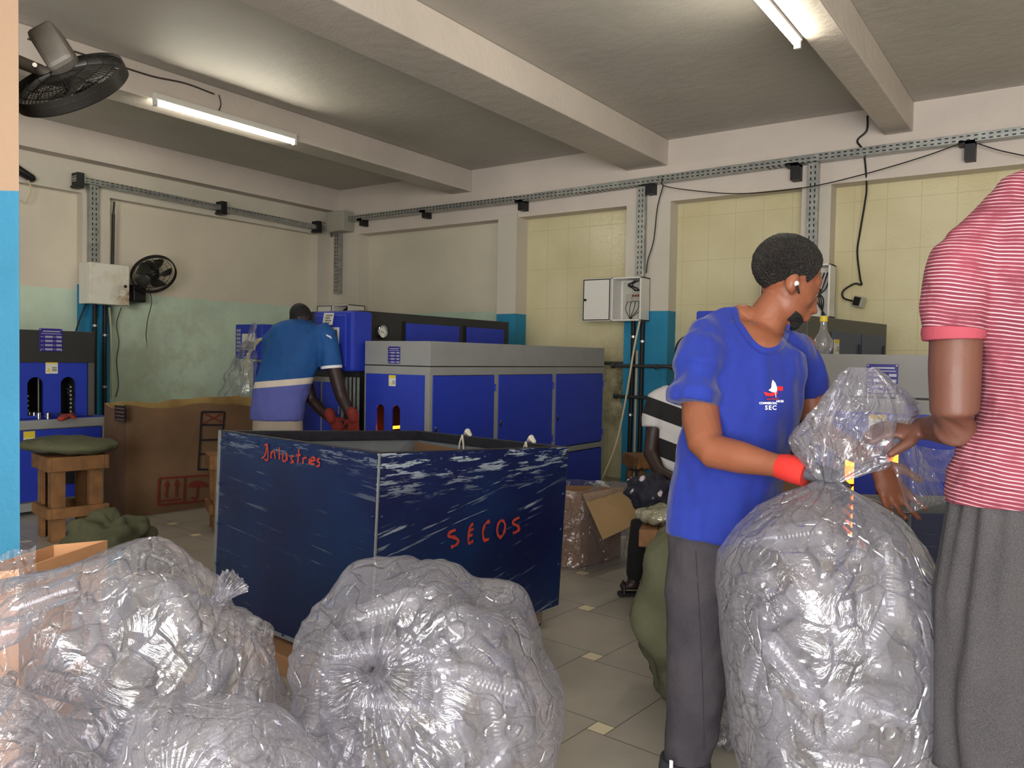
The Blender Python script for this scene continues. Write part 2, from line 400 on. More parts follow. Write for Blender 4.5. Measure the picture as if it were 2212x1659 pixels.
for x_, y_, w_ in ((-3.86, -.6, 'under the middle beam'), (-6.43, -.9, 'under the left beam'), (-1.38, -2.6, 'under the right beam nearest the doorway')):  # extra tubes out of view, added for ambient light
    f = fixture(x_, y_, y_+1.45, 3.36, 'added unseen white ceiling tube light '+w_+' behind the photographer', 1)
fixture(1.4, .4, 1.85, ZC-.056, 'added unseen white ceiling tube light on the bare ceiling right of the photographer', 1)  # one more added tube, also out of view
M_wire = pm('grimy_wire', (70, 60, 50), .7)
yb = lambda px, py, v=7.9: U(px, py, 1, v)
cable('light_wire', [U(473, 205, 0, -6.262), U(477, 225, 0, -6.262), U(472, 245, 0, -6.258), U(479, 268, 0, -6.255)], .005, M_wire, label='thin wire running down the beam to the left ceiling tube light', cat='wire')
cable('beam_wire', [U(x, y, 0, -6.262) for x, y in ((60, 84), (140, 105), (250, 140), (330, 165), (400, 180), (462, 203))], .007, M_wire, label='dark wire along the top edge of the left ceiling beam', cat='wire')
# ------------------------------------------------------------------ trunking: slotted galvanised cable trays
def slotted(name, ax):
    """galvanised steel with two rows of punched slots; ax = running axis of the tray"""
    q = N(name); P = q.xyz()
    run = P[ax]; hgt = P[2] if ax != 2 else None
    return q, P
def tray_mat(name, run, across, c0, pitch=.055, slot=.028, wid=.008, off=.016):
    q = N(name); P = q.xyz(q.tc.outputs['Object']); r = P[run]; c = P[across]
    fr = q.math('FRACT', q.math('DIVIDE', q.math('ADD', r, 50), pitch))
    inr = q.math('LESS_THAN', fr, slot/pitch)
    d = q.math('ABSOLUTE', q.math('SUBTRACT', q.math('ABSOLUTE', q.math('SUBTRACT', c, c0)), off))
    inc = q.math('LESS_THAN', d, wid/2)
    s_ = q.math('MULTIPLY', inr, inc)
    q.l(q.mix(s_, q.mix(q.ramp(q.noise(q.tc.outputs['Object'], 14, 4), .3, .7), (150, 153, 152), (186, 188, 184)), (12, 12, 12)), q.b.inputs['Base Color'])
    q.l(q.ramp(s_, 0, 1, .7, 0), q.b.inputs['Metallic']); q.b.inputs['Roughness'].default_value = .36
    return q.m
def tray(name, p0, p1, wv, dv, label, mat):
    """channel from p0 to p1; wv across the face, dv depth away from the viewer"""
    p0, p1, wv, dv = map(Vector, (p0, p1, wv, dv))
    vs = [p0, p0+dv, p1+dv, p1, p0+wv, p0+wv+dv, p1+wv+dv, p1+wv]
    return MB().hexa(vs).build(name, mat, label=label, cat='cable tray', org=(p0+wv*.5), bev=.002)
mtx = tray_mat('slotted_steel_along_x', 0, 2, 0, wid=.011, off=.017); mty = tray_mat('slotted_steel_along_y', 1, 2, 0, off=.015); mtz = tray_mat('slotted_steel_upright', 2, 0, 0, off=.02, wid=.012); mtz2 = tray_mat('slotted_steel_upright_left', 2, 1, 0, off=.02, wid=.012)
def zb(px, py): return U(px, py, 1, 7.80).z
segs = [(742, 466, 1420, 377), (1420, 377, 1770, 330), (1770, 330, 2330, 255)]
pk = [U(px, py, 1, 7.80) for px, py in ((742, 468), (1114, 423), (1420, 379), (1770, 330), (2330, 257))]
for i, lb in enumerate(('slotted steel cable tray on the back wall nearest the room corner', 'slotted steel cable tray on the back wall left of the middle beam', 'slotted steel cable tray on the back wall between the two beams', 'slotted steel cable tray on the back wall above the hanging cable')):
    tray('cable_tray', pk[i], pk[i+1], (0, 0, -.072), (0, .10, 0), lb, mtx)
l0, l1 = U(164, 378, 0, -8.74), U(700, 489, 0, -8.74)
tray('cable_tray', l0, l1, (0, 0, -.062), (-.09, 0, 0), 'slotted steel cable tray along the upper left wall', mty)
def upright(px, y0, y1, Y, wpx, label):
    a, b = U(px, y0, 1, Y), U(px, y1, 1, Y); w2 = wpx/2/F*((a-O).dot(FWD))/RT.x
    p = Vector((a.x-w2, Y, a.z)); q = Vector((a.x-w2, Y, b.z))
    tray('cable_tray', p, q, (2*w2, 0, 0), (0, .06, 0), label, mtz)
upright(1385, 402, 606, 7.84, 15, 'upright slotted steel tray above the open white electrical box')
upright(1757, 350, 640, 7.84, 18, 'upright slotted steel tray behind the head of the man in the blue T-shirt')
upright(727, 494, 634, 7.84, 13, 'upright slotted steel tray under the box in the room corner')
a, b = U(204, 398, 0, -8.77), U(204, 575, 0, -8.77)
tray('cable_tray', (-8.77, a.y-.05, a.z), (-8.77, a.y-.05, b.z), (0, .1, 0), (-.06, 0, 0), 'upright slotted steel tray above the stained white electrical box', mtz2)
def bracket(px, py, Y, w_, h_, label):
    p = U(px, py, 1, Y)
    g = MB().box((p.x-w_/2, Y-.02, p.z-h_), (p.x+w_/2, YB, p.z)).box((p.x-w_/2-.05, Y-.02, p.z-.03), (p.x+w_/2, YB, p.z+.004))
    g.build('tray_bracket', M_black, label=label, cat='bracket', group='black brackets under the cable trays', bev=.002)
for px, py, w_, h_, lb in ((781, 472, .05, .10, 'black tray bracket nearest the corner box'), (917, 454, .06, .10, 'black tray bracket above the long cream wall recess'), (1126, 432, .07, .12, 'black tray bracket above the narrow painted pier'), (1403, 392, .08, .13, 'black tray bracket beside the tray leading to the open box'), (1718, 352, .08, .16, 'black tray bracket left of the tray behind the head'), (2096, 304, .08, .16, 'black tray bracket at the upper right above the striped polo')):
    bracket(px, py, 7.82, w_, h_, lb)
for px, py, lb in ((170, 388, 'black bracket at the left end of the left wall tray'), (480, 448, 'black bracket halfway along the left wall tray'), (686, 489, 'black bracket at the corner end of the left wall tray')):
    p = U(px, py, 0, -8.76)
    MB().box((-8.84, p.y-.035, p.z-.09), (-8.71, p.y+.035, p.z+.07)).box((-8.84, p.y-.05, p.z-.085), (-8.70, p.y+.02, p.z-.065)).build('tray_bracket', M_black, label=lb, cat='bracket', group='black brackets under the cable trays')
# corner junction box
p0, p1 = U(706, 458, 1, 7.72), U(742, 497, 1, 7.72)
jb = thing('junction_box', 'grey junction box high in the room corner between the trays', 'junction box', (p0.x+.1, 7.8, p1.z))
MB().box((p0.x, 7.72, p1.z), (p1.x, 7.92, p0.z)).build('body', M_plug, jb, bev=.006)
MB().box((p0.x+.012, 7.712, p1.z+.012), (p1.x-.012, 7.722, p0.z-.012)).build('lid', M_plug, jb, bev=.004)
cable('junction_wire', [U(702, 482, 1, 7.8), U(694, 478, 1, 7.8), U(690, 486, 1, 7.8), U(697, 490, 1, 7.8)], .006, M_rub, jb)
# electrical boxes
def ebox(name, x0, x1, z0, z1, y0, y1, label, openl=True):
    t = thing(name, label, 'electrical box', ((x0+x1)/2, (y0+y1)/2, z0))
    w_ = .018
    g = MB().box((x0, y1-w_, z0), (x1, y1, z1))
    for a, b in (((x0, y0, z0), (x0+w_, y1, z1)), ((x1-w_, y0, z0), (x1, y1, z1)), ((x0, y0, z0), (x1, y1, z0+w_)), ((x0, y0, z1-w_), (x1, y1, z1))): g.box(a, b)
    g.build('body', M_white, t, bev=.004)
    dw = x1-x0
    dr = thing; d = MB().box((x0-dw, y0-.005, z0), (x0-.006, y0+.02, z1)).build('door', M_white, t, bev=.006)
    g = MB(); e = .010
    for a, b in (((x0-dw+e, z0+e), (x0-e, z0+2*e)), ((x0-dw+e, z1-2*e), (x0-e, z1-e)), ((x0-dw+e, z0+e), (x0-dw+2*e, z1-e)), ((x0-2*e, z0+e), (x0-e, z1-e))):
        g.box((a[0], y0-.009, a[1]), (b[0], y0-.003, b[1]))
    g.build('gasket', M_rub, d)
    zc = (z0+z1)/2
    MB().tube([(x0-dw+.04, y0-.02, zc), (x0-dw+.04, y0, zc)], .014, 12).build('lock', M_black, d)
    return t
eb = ebox('electrical_box', -4.145, -3.79, 1.765, 2.235, 7.70, 7.92, 'open white electrical box with breakers on the blue and cream pier')
MB().box((-4.10, 7.89, 1.80), (-3.82, 7.902, 2.20)).build('mounting_plate', pm('plate_offwhite', (200, 196, 186), .5), eb)
br = MB().box((-3.955, 7.82, 1.985), (-3.825, 7.89, 2.09)).build('circuit_breaker', M_plug, eb, bev=.003)
g = MB()
for k in range(4): g.box((-3.945+k*.03, 7.81, 2.03), (-3.927+k*.03, 7.83, 2.052))
g.build('switch', pm('red_switch', (120, 30, 30), .4), br)
MB().box((-4.03, 7.83, 1.98), (-3.965, 7.89, 2.06)).build('terminal_block', M_plug, eb, bev=.003)
for k in range(7):
    x = -3.93+k*.012
    cable('wire', [(-3.95+k*.012, 7.86, 2.21), (-3.99+.03*math.sin(k*2), 7.83, 2.16), (-3.92+.03*math.cos(k*3), 7.82, 2.12), (x+.01, 7.84, 2.08)], .004, M_rub, eb)
for k in range(5):
    cable('wire', [(-4.02+k*.045, 7.85, 1.99), (-4.03+.05*k, 7.82, 1.90), (-3.99+.012*k, 7.82, 1.82), (-3.97, 7.83, 1.775)], .0035, M_rub, eb)
eb2 = ebox('electrical_box', U(722, 660, 1, 7.65).x, U(752, 660, 1, 7.65).x+.04, 1.75, 2.04, 7.62, 7.93, 'open white electrical box behind the bent man in the corner')
for k in range(4):
    cable('wire', [(-8.33+.02*k, 7.8, 2.02), (-8.38+.02*k, 7.74, 1.95), (-8.30+.015*k, 7.74, 1.88), (-8.28, 7.78, 1.78)], .007, M_rub, eb2)
eb3 = ebox('electrical_box', -2.20, -1.88, 1.77, 2.27, 7.70, 7.92, 'open white electrical box partly hidden by the head of the man in the blue T-shirt')
for k in range(4):
    cable('wire', [(-2.0+.03*k, 7.85, 2.2), (-2.03+.03*k, 7.8, 2.05), (-1.96-.02*k, 7.8, 1.95), (-1.98+.01*k, 7.84, 1.80)], .006, M_rub, eb3)
# left stained box
q = N('stained_white_enamel'); pos = q.xyz(); dd = q.n('VectorMath', operation='DISTANCE'); q.l(q.geo.outputs['Position'], dd.inputs[0]); dd.inputs[1].default_value = (-8.62, 4.80, 1.92)
f_ = q.math('MULTIPLY', q.ramp(dd.outputs['Value'], .05, .24, 1, 0), q.ramp(q.noise(q.geo.outputs['Position'], 16, 7, .7), .38, .6))
q.l(q.mix(f_, q.mix(q.ramp(q.noise(q.geo.outputs['Position'], 9, 4), .5, .8), (232, 228, 216), (216, 204, 172)), (140, 104, 50)), q.b.inputs['Base Color']); q.b.inputs['Roughness'].default_value = .35
lb = thing('electrical_box', 'closed white electrical box with brown stains on the left pilaster', 'electrical box', (-8.7, 4.6, 1.84))
MB().box((-8.83, 4.36, 1.85), (-8.64, 4.80, 2.29)).build('body', M_white, lb, bev=.006)
MB().box((-8.64, 4.36, 1.85), (-8.605, 4.80, 2.29)).build('door', q.m, lb, bev=.008)
MB().tube([(-8.606, 4.75, 2.06), (-8.592, 4.75, 2.06)], .016, 14).build('lock', M_black, lb)
cable('side_wire', [(-8.75, 4.40, 1.86), (-8.70, 4.30, 1.66), (-8.68, 4.24, 1.50)], .008, M_rub, lb)
# conduits under the boxes
def conduit(pts, r, label, mat=M_rub, clips=()):
    c = thing('conduit', label, 'conduit', pts[-1]); MB().tube(pts, r, 10).build('pipe', mat, c, smooth=True)
    for p in clips: MB().tube([Vector(p)-Vector((0,0,.012)), Vector(p)+Vector((0,0,.012))], r*1.35, 10).build('clip', M_gal, c)
conduit([(-8.77, 4.50, 1.86), (-8.77, 4.50, .02)], .022, 'left black conduit under the stained electrical box', clips=[(-8.77, 4.5, 1.62)])
conduit([(-8.77, 4.61, 1.86), (-8.77, 4.61, .02)], .022, 'right black conduit under the stained electrical box', clips=[(-8.77, 4.61, 1.52), (-8.77, 4.61, .95)])
conduit([(-3.95, 7.86, 1.77), (-3.95, 7.86, 1.3), (-3.97, 7.86, .02)], .024, 'left black conduit on the blue pilaster under the open box', clips=[(-3.95, 7.86, 1.6), (-3.965, 7.86, .75)])
conduit([(-3.84, 7.86, 1.77), (-3.845, 7.86, .02)], .024, 'right black conduit on the blue pilaster under the open box', clips=[(-3.84, 7.86, 1.55)])
conduit([(-3.905, 7.87, 1.45), (-3.91, 7.87, .05)], .016, 'thin grey conduit between two black conduits on the blue pilaster', M_plug)
M_pipe = pm('old_steel_pipe', (74, 76, 74), .4, .5)
def pipe(pts, label, caps=()):
    c = thing('steel_pipe', label, 'pipe', pts[0]); MB().tube(pts, .019, 10).build('pipe', M_pipe, c, smooth=True)
    for p in caps: p = Vector(p); MB().tube([p-Vector((.02,0,0)), p+Vector((.02,0,0))], .027, 10).build('fitting', M_pipe, c, smooth=True)
a, b = U(1325, 790, 1, 7.76), U(1475, 790, 1, 7.76)
pipe([(a.x, 7.76, a.z), (b.x+1.4, 7.76, b.z)], 'upper horizontal steel pipe crossing the blue pilaster', [(a.x, 7.76, a.z), (-3.62, 7.76, a.z), (-3.45, 7.76, a.z)])
a, b = U(1330, 856, 1, 7.76), U(1475, 862, 1, 7.76)
pipe([(a.x, 7.76, a.z), (b.x+1.4, 7.76, b.z)], 'lower horizontal steel pipe crossing the blue pilaster', [(a.x, 7.76, a.z)])
a = U(1307, 784, 1, 8.05); b = U(1345, 785, 1, 8.05)
pipe([(a.x-.4, 8.05, a.z), (b.x+.02, 8.05, b.z)], 'short steel pipe on the tiled wall behind the grey machine')
# loose cables
cable('power_cable', [U(1388, 668, 1, 7.75), U(1372, 740, 1, 7.7), U(1352, 860, 1, 7.6), U(1330, 960, 1, 7.5), U(1300, 1035, 1, 7.3), U(1296, 1045, 1, 7.28)], .011, M_cord, label='cream power cable drooping from the open electrical box to the floor', cat='cable')
cable('hanging_cable', [yb(1874, 250), yb(1872, 282), yb(1852, 304), yb(1866, 330), yb(1872, 400, 7.95), yb(1868, 440, 8.0), yb(1858, 500, 8.05), yb(1852, 545, 8.08), yb(1858, 600, 8.08), yb(1861, 615, 8.08), yb(1846, 613, 8.06), yb(1822, 628, 8.05), yb(1822, 643, 8.05), yb(1842, 650, 8.05), yb(1852, 648, 8.05)], .009, M_rub, label='black cable hanging from the tray down to the wall socket', cat='cable')
so = thing('hanging_socket', 'grey and black socket hanging on its cable against the tiled wall', 'socket', U(1856, 663, 1, 8.04))
so_c = U(1856, 652, 1, 8.04); Mx = Matrix.Translation(so_c) @ Matrix.Rotation(math.radians(14), 4, 'Y') @ Matrix.Rotation(math.radians(-25), 4, 'Z')
MB().box((-.045, -.035, -.05), (.045, .035, .05), Mx).build('body', M_plug, so, bev=.006)
MB().box((-.036, -.041, -.04), (.036, -.034, .04), Mx).build('face', M_rub, so, bev=.003)
cable('loop_wire', [yb(1430, 385, 7.8), yb(1437, 402, 7.78), yb(1520, 414, 7.8), yb(1610, 418, 7.8), yb(1740, 405, 7.8), yb(1860, 378, 7.8), yb(1990, 340, 7.8), yb(2080, 308, 7.8)], .005, M_rub, label='thin black wire sagging under the cable tray from beam to bracket', cat='wire')
cable('loop_wire', [yb(2112, 310, 7.8), yb(2160, 325, 7.8), yb(2230, 340, 7.8)], .005, M_rub, label='thin black wire running off to the right edge under the tray', cat='wire')
cable('box_wire', [yb(1433, 400, 7.82), yb(1420, 450, 7.82), yb(1412, 520, 7.82), yb(1400, 560, 7.82), yb(1396, 590, 7.82)], .006, M_rub, label='thin black wire dropping from the tray to the open electrical box', cat='wire')
lw_ = lambda px, py, v=-8.8: U(px, py, 0, v)
cable('wall_wire', [lw_(236, 664, -8.75), lw_(240, 720, -8.8), lw_(241, 800, -8.8), lw_(242, 862, -8.8)], .011, M_cord, label='cream wire hanging beside the left pilaster', cat='wire')
cable('wall_wire', [lw_(262, 664, -8.85), lw_(252, 700, -8.9), lw_(257, 740, -8.9), lw_(252, 780, -8.9), lw_(256, 830, -8.9), lw_(250, 858, -8.9)], .005, M_wire, label='thin grey wavy wire hanging under the stained electrical box', cat='wire')
rod = thing('black_rod', 'black pole standing against the left wall above the electrical box', 'rod', lw_(244, 576, -8.8))
MB().tube([lw_(243, 578, -8.8), lw_(245, 462, -8.8)], .017, 8).build('shaft', M_black, rod, smooth=True)
MB().tube([lw_(245, 462, -8.8), lw_(247, 436, -8.8)], .011, 8).build('tip', M_black, rod, smooth=True)
# black things peeping out past the column
cm = thing('wall_camera', 'small black camera with a looped cream cord beside the near column', 'camera', U(50, 380, 0, -8.80))
cc = U(45, 370, 0, -8.80); MB().capsule([cc-Vector((0, .12, -.05)), cc+Vector((0, .10, -.05))], [(.06, .05), (.045, .04)], 12).build('body', M_black, cm, smooth=True)
cable('cord', [U(42, 376, 0, -8.8), U(60, 388, 0, -8.8), U(67, 412, 0, -8.8), U(56, 438, 0, -8.8), U(43, 433, 0, -8.8)], .007, M_cord, cm)
MB().box((-.05, -.015, -.02), (.05, .015, .02), Matrix.Translation(U(46, 288, 0, -8.80)) @ Matrix.Rotation(.6, 4, 'X')).build('dark_bracket', M_black, label='small dark bracket on the upper left wall by the column', cat='bracket')
# ------------------------------------------------------------------ wall fans
def fan(name, label, hub, axis, up, R, big):
    axis = Vector(axis).normalized(); side = Vector(up).cross(axis).normalized(); up = axis.cross(side)
    M = Matrix(((side.x, up.x, axis.x, hub[0]), (side.y, up.y, axis.y, hub[1]), (side.z, up.z, axis.z, hub[2]), (0, 0, 0, 1)))
    t = thing(name, label, 'fan', hub); mb = MB()
    gm = pm('fan_guard_black', (26, 24, 22), .45)
    rim = [M @ Vector((R*math.cos(a*PI/18), R*math.sin(a*PI/18), 0)) for a in range(37)]
    mb.tube(rim, R*.035, 8)
    mb.lathe([(R*1.0, -.012), (R*1.03, -.02), (R*1.03, .03), (R*1.0, .035), (R*.985, .01), (R*1.0, -.012)], M, 48)
    mb.build('guard_rim', gm, t, smooth=True)
    for sgn, nm in ((1, 'front_grille'), (-1, 'rear_grille')):
        g = MB(); n_ = 64 if big else 40
        for k in range(n_):
            a = 2*PI*k/n_; pts = []
            for q_ in (.22, .45, .7, .9, 1.0):
                pts.append(M @ Vector((R*q_*math.cos(a+.25*(1-q_)), R*q_*math.sin(a+.25*(1-q_)), sgn*R*.24*(1-q_**3))))
            g.tube(pts, .0016 if big else .0014, 4)
        for q_ in (.22, .45, .7, .86):
            g.tube([M @ Vector((R*q_*math.cos(a*PI/16), R*q_*math.sin(a*PI/16), sgn*R*.24*(1-q_**3))) for a in range(33)], .002, 4)
        g.build(nm, gm, t)
    MB().lathe([(0, R*.25), (R*.17, R*.25), (R*.2, R*.22), (R*.2, R*.16), (0, R*.15)], M, 24).build('hub_cap', gm, t, smooth=True)
    for k in range(3 if big else 5):
        a0 = 2*PI*k/(3 if big else 5); g = MB()
        wd = 1.1 if big else .95
        def bl(u, v):
            r_ = R*(.12+.72*v); a = a0 + (u-.5)*wd*(.55+.45*math.sin(v*PI*.8+.3)) + .3*v
            return M @ Vector((r_*math.cos(a), r_*math.sin(a), (u-.5)*R*.22))
        g.grid(bl, 8, 8); o = g.build('fan_blade', pm('fan_blade_grey', (60, 58, 50), .4), t, smooth=True)
        sd = o.modifiers.new('s', 'SOLIDIFY'); sd.thickness = .004
    MB().lathe([(0, R*.1), (R*.14, R*.1), (R*.16, -R*.05), (0, -R*.06)], M, 20).build('blade_hub', gm, t, smooth=True)
    return t, M
# far fan on the left wall
hb = U(332, 592, 0, -8.60)
t, M = fan('wall_fan', 'black wall fan with a pull cord on the aqua left wall', hb, (.72, -.10, -.58), (0, 0, 1), .24, False)
MB().capsule([M @ Vector((0, 0, -.04)), M @ Vector((0, 0, -.17))], [.075, .06], 14).build('motor', M_black, t, smooth=True)
MB().capsule([M @ Vector((0, -.02, -.14)), Vector((-8.80, hb.y-.05, hb.z-.16))], [.035, .04], 10).build('arm', M_black, t, smooth=True)
MB().box((-8.95, hb.y-.14, hb.z-.32), (-8.78, hb.y+.02, hb.z-.12)).build('base', M_black, t, bev=.02)
pc = U(323, 625, 0, -8.80)
cable('pull_cord', [pc, pc+Vector((.01, .02, -.15)), pc+Vector((0, -.02, -.35)), pc+Vector((0, -.04, -.52)), pc+Vector((0, -.03, -.62))], .005, M_wire, t)
MB().capsule([pc+Vector((0, -.03, -.62)), pc+Vector((0, -.03, -.67))], [.009, .012], 8).build('cord_knob', M_plug, t, smooth=True)
# big fan on the near column
hb = D(150, 178, 2.95); ax = (-UP*.72 + FWD*.72 + RT*.16)
t, M = fan('wall_fan', 'large dusty fan on the near column facing down', hb, ax, FWD, .20, True)
mg = pm('dusty_grey_metal', (112, 106, 98), .55, var=.15, vs=14)
m0 = D(147, 152, 2.95); mtop = D(103, 82, 2.98)
axm = (mtop-m0).normalized(); sd_ = (RT - axm*RT.dot(axm)).normalized(); up_ = axm.cross(sd_)
Mm = Matrix(((sd_.x, up_.x, axm.x, m0.x), (sd_.y, up_.y, axm.y, m0.y), (sd_.z, up_.z, axm.z, m0.z), (0, 0, 0, 1)))
MB().box((-.05, -.06, -.01), (.05, .06, (mtop-m0).length+.02), Mm).build('motor', mg, t, bev=.018)
j = D(88, 152, 2.95)
MB().capsule([j, D(110, 165, 2.95)], [(.03, .02), (.035, .03)], 10).build('bracket', mg, t, smooth=True)
MB().capsule([j, D(40, 133, 2.93), D(20, 128, 2.92)], [.022, .024, .026], 12).build('arm', mg, t, smooth=True)
MB().tube([D(75, 140, 2.90), D(75, 140, 2.93)], .008, 10).build('bolt', M_chr, t)
# ------------------------------------------------------------------ blow-moulding machines
def arch(cx, z0, w_, h_, n=10):
    r = w_/2
    return [(cx-r, z0), (cx+r, z0)] + [(cx+r*math.cos(PI*k/n), z0+h_-r+r*math.sin(PI*k/n)) for k in range(n+1)]
def nameplate(parent, M):
    """M: local x right, y up, z out of the face, origin at plate centre; plate .125 x .13"""
    p = MB().box((-.064, -.066, 0), (.064, .066, .003), M).build('nameplate', M_plate, parent, bev=.001)
    g = MB()
    for r in range(4):
        y = .018-.024*r
        g.box((-.034, y-.006, .003), (.008, y+.006, .004), M).box((.028, y-.006, .003), (.058, y+.006, .004), M)
        g.box((-.058, y-.002, .003), (-.042, y+.002, .0038), M).box((.013, y-.002, .003), (.023, y+.002, .0038), M)
    g.box((-.045, .046, .003), (.050, .053, .0038), M).box((-.055, .034, .003), (.055, .038, .0038), M)
    for x in (-.058, .058):
        for y in (-.060, .060): g.box((x-.003, y-.003, .003), (x+.003, y+.003, .0045), M)
    g.build('plate_print', M_sil, p)
def warnlabel(parent, M):
    p = MB().box((-.036, -.042, 0), (.036, .042, .002), M).build('warning_label', M_lbl, parent)
    MB().box((-.036, .02, .002), (.036, .042, .0026), M).box((-.03, -.028, .002), (-.006, -.024, .0026), M).add([M @ Vector(v) for v in ((-.031, -.03, .0028), (-.007, -.03, .0028), (-.019, -.004, .0028))], [(0, 1, 2)]).build('warning_symbol', M_yel, p)
    g = MB()
    for k in range(3): g.box((.002, -.006-.010*k, .002), (.03, -.002-.010*k, .0026), M)
    g.build('warning_text', M_black, p)
def machine(name, label, x0, x1, y0, y1, H, lamps, sa=.45, wide_front=None, rot=0, doors=3):
    """front (arches) faces -Y at y0, the long side with doors faces +X at x1; built in place, then turned about its near right corner"""
    R = Matrix.Translation((x1, y0, 0)) @ Matrix.Rotation(rot, 4, 'Z') @ Matrix.Translation((-x1, -y0, 0))
    t = thing(name, label, 'machine', R @ Vector(((x0+x1)/2, (y0+y1)/2, 0)))
    fw = .055; zs = H-.185; zp = H-.255; t_ = .02
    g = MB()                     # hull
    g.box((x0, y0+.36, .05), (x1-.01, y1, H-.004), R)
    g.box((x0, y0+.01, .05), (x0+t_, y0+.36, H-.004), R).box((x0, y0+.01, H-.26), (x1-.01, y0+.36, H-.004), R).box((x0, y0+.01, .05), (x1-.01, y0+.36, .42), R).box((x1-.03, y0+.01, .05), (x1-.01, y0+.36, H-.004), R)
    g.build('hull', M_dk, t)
    # header
    MB().box((x0, y0, zs), (x1, y0+.03, H), R).box((x1-.03, y0+.0302, zs), (x1, y1, H), R).box((x0, y0+.0302, H-.01), (x1-.0302, y1, H), R).build('header', M_grey, t, bev=.002)
    MB().box((x0, y0+.002, zs-.008), (x1-.001, y0+.02, zs-.001), R).box((x1-.02, y0+.021, zs-.008), (x1-.002, y1, zs-.001), R).build('seam', M_black, t)
    # frame bars
    g = MB()
    for a, b in (((x0, y0, zp), (x1, y0+.03, zs-.008)), ((x0, y0, .1002), (x0+.02, y0+.03, zp-.0002)), ((x1-.05, y0, .1002), (x1, y0+.03, zp-.0002)), ((x1-.03, y0+.0302, zp), (x1, y1, zs-.008)), ((x1-.03, y0+.0302, .05), (x1, y1, .10)), ((x1-.03, y0+.0302, .465), (x1-.0004, y1, .515)), ((x0, y0, .05), (x1, y0+.03, .10))): g.box(a, b, R)
    L = y1-y0; ed = [y0]+[y0+L*f_ for f_ in ([.31, .645, 1] if doors == 3 else [.5, 1])]
    for k, e in enumerate(ed):
        g.box((x1-.03, max(y0+.0302, e-.03), .1002), (x1, min(y1, e+.03), zp-.0002), R)
    g.build('frame', M_grey, t, bev=.0015)
    # front panel with arched slots
    W = x1-x0; pw = W-.07; cx0 = .40*pw-.1; a1, a2 = .13, .305
    outer = [(0, 0), (pw, 0), (pw, zp-.50), (0, zp-.50)]
    Mx = R @ Matrix(((1, 0, 0, x0+.02), (0, 0, 1, y0-.006), (0, 1, 0, .50), (0, 0, 0, 1)))
    
    MB().plate(outer, [arch(pw*.26, .02, .085, sa), arch(pw*.535, .02, .085, sa)], Mx, .012).build('front_panel', M_blue, t)
    MB().box((x0+.02, y0-.004, .10), (x0+.02+pw, y0+.02, .49), R).build('lower_front_panel', M_blue, t, bev=.002)
    if lamps:
        for k, cxx in enumerate((pw*.26, pw*.535)):
            g = MB(); X = x0+.02+cxx
            for j in range(7):
                z = .53+.042*j
                if k == 0: g.tube([R @ Vector((X+.034, y0+.05, z)), R @ Vector((X+.034, y0+.24, z))], .012, 8)
                elif j < 1: g.tube([R @ Vector((X-.03, y0+.2, z)), R @ Vector((X+.03, y0+.2, z))], .012, 8)
            g.build('heating_lamp', M_orange, t, smooth=True)
        g = MB()
        for j in range(6): g.tube([R @ Vector((x0+.02+pw*.26-.02, y0+.08, .60+.04*j)), R @ Vector((x0+.02+pw*.26+.02, y0+.10, .56+.04*j))], .008, 6)
        g.build('preform_holder', pm('brushed_steel', (150, 140, 130), .3, .8), t, smooth=True)
        MB().box((x0+.02+pw*.535-.06, y0+.22, .5), (x0+.02+pw*.535+.06, y0+.23, .95), R).build('heat_shield', pm('copper_shield', (150, 70, 44), .45, .4, var=.2), t)
    for k in range(len(ed)-1):
        ya, yb_ = ed[k]+.032, ed[k+1]-.032
        for z0, z1, nm in ((.525, zp-.004, 'door'), (.105, .455, 'lower_door')):
            d = MB().box((x1-.01, ya, z0), (x1+.006, yb_, z1), R).build(nm, M_blue, t, bev=.002)
            if nm == 'door':
                MB().ell(R @ Vector((x1+.007, ya+.035, z0+.27)), (.004, .014, .03), seg=12, rings=8).build('latch', M_black, d, smooth=True)
                MB().ell(R @ Vector((x1+.011, ya+.03, z0+.285)), (.004, .006, .014), seg=10, rings=8).build('latch_key', M_chr, d, smooth=True)
                for zz in (z0+.09, z1-.1): MB().box((x1+.004, yb_-.004, zz-.03), (x1+.016, yb_+.01, zz+.03), R).build('hinge', M_blue, d, bev=.003)
    nameplate(t, R @ Matrix(((1, 0, 0, x0+.315*W/.68), (0, 0, -1, y0-.001), (0, 1, 0, H-.108), (0, 0, 0, 1))))
    warnlabel(t, R @ Matrix(((1, 0, 0, x0+.305*W/.68), (0, 0, -1, y0-.007), (0, 1, 0, zp-.05), (0, 0, 0, 1))))
    for a in ((x0+.05, y0+.08), (x1-.06, y0+.08), (x0+.05, y1-.08), (x1-.06, y1-.08)):
        p = R @ Vector((a[0], a[1], 0)); MB().tube([p, p+Vector((0, 0, .052))], .022, 8).build('foot', M_black, t)
    return t
machine('blow_moulding_machine', 'grey and blue machine with two glowing arched slots behind the blue bin', -4.605, -3.922, 4.495, 7.17, 1.462, True)
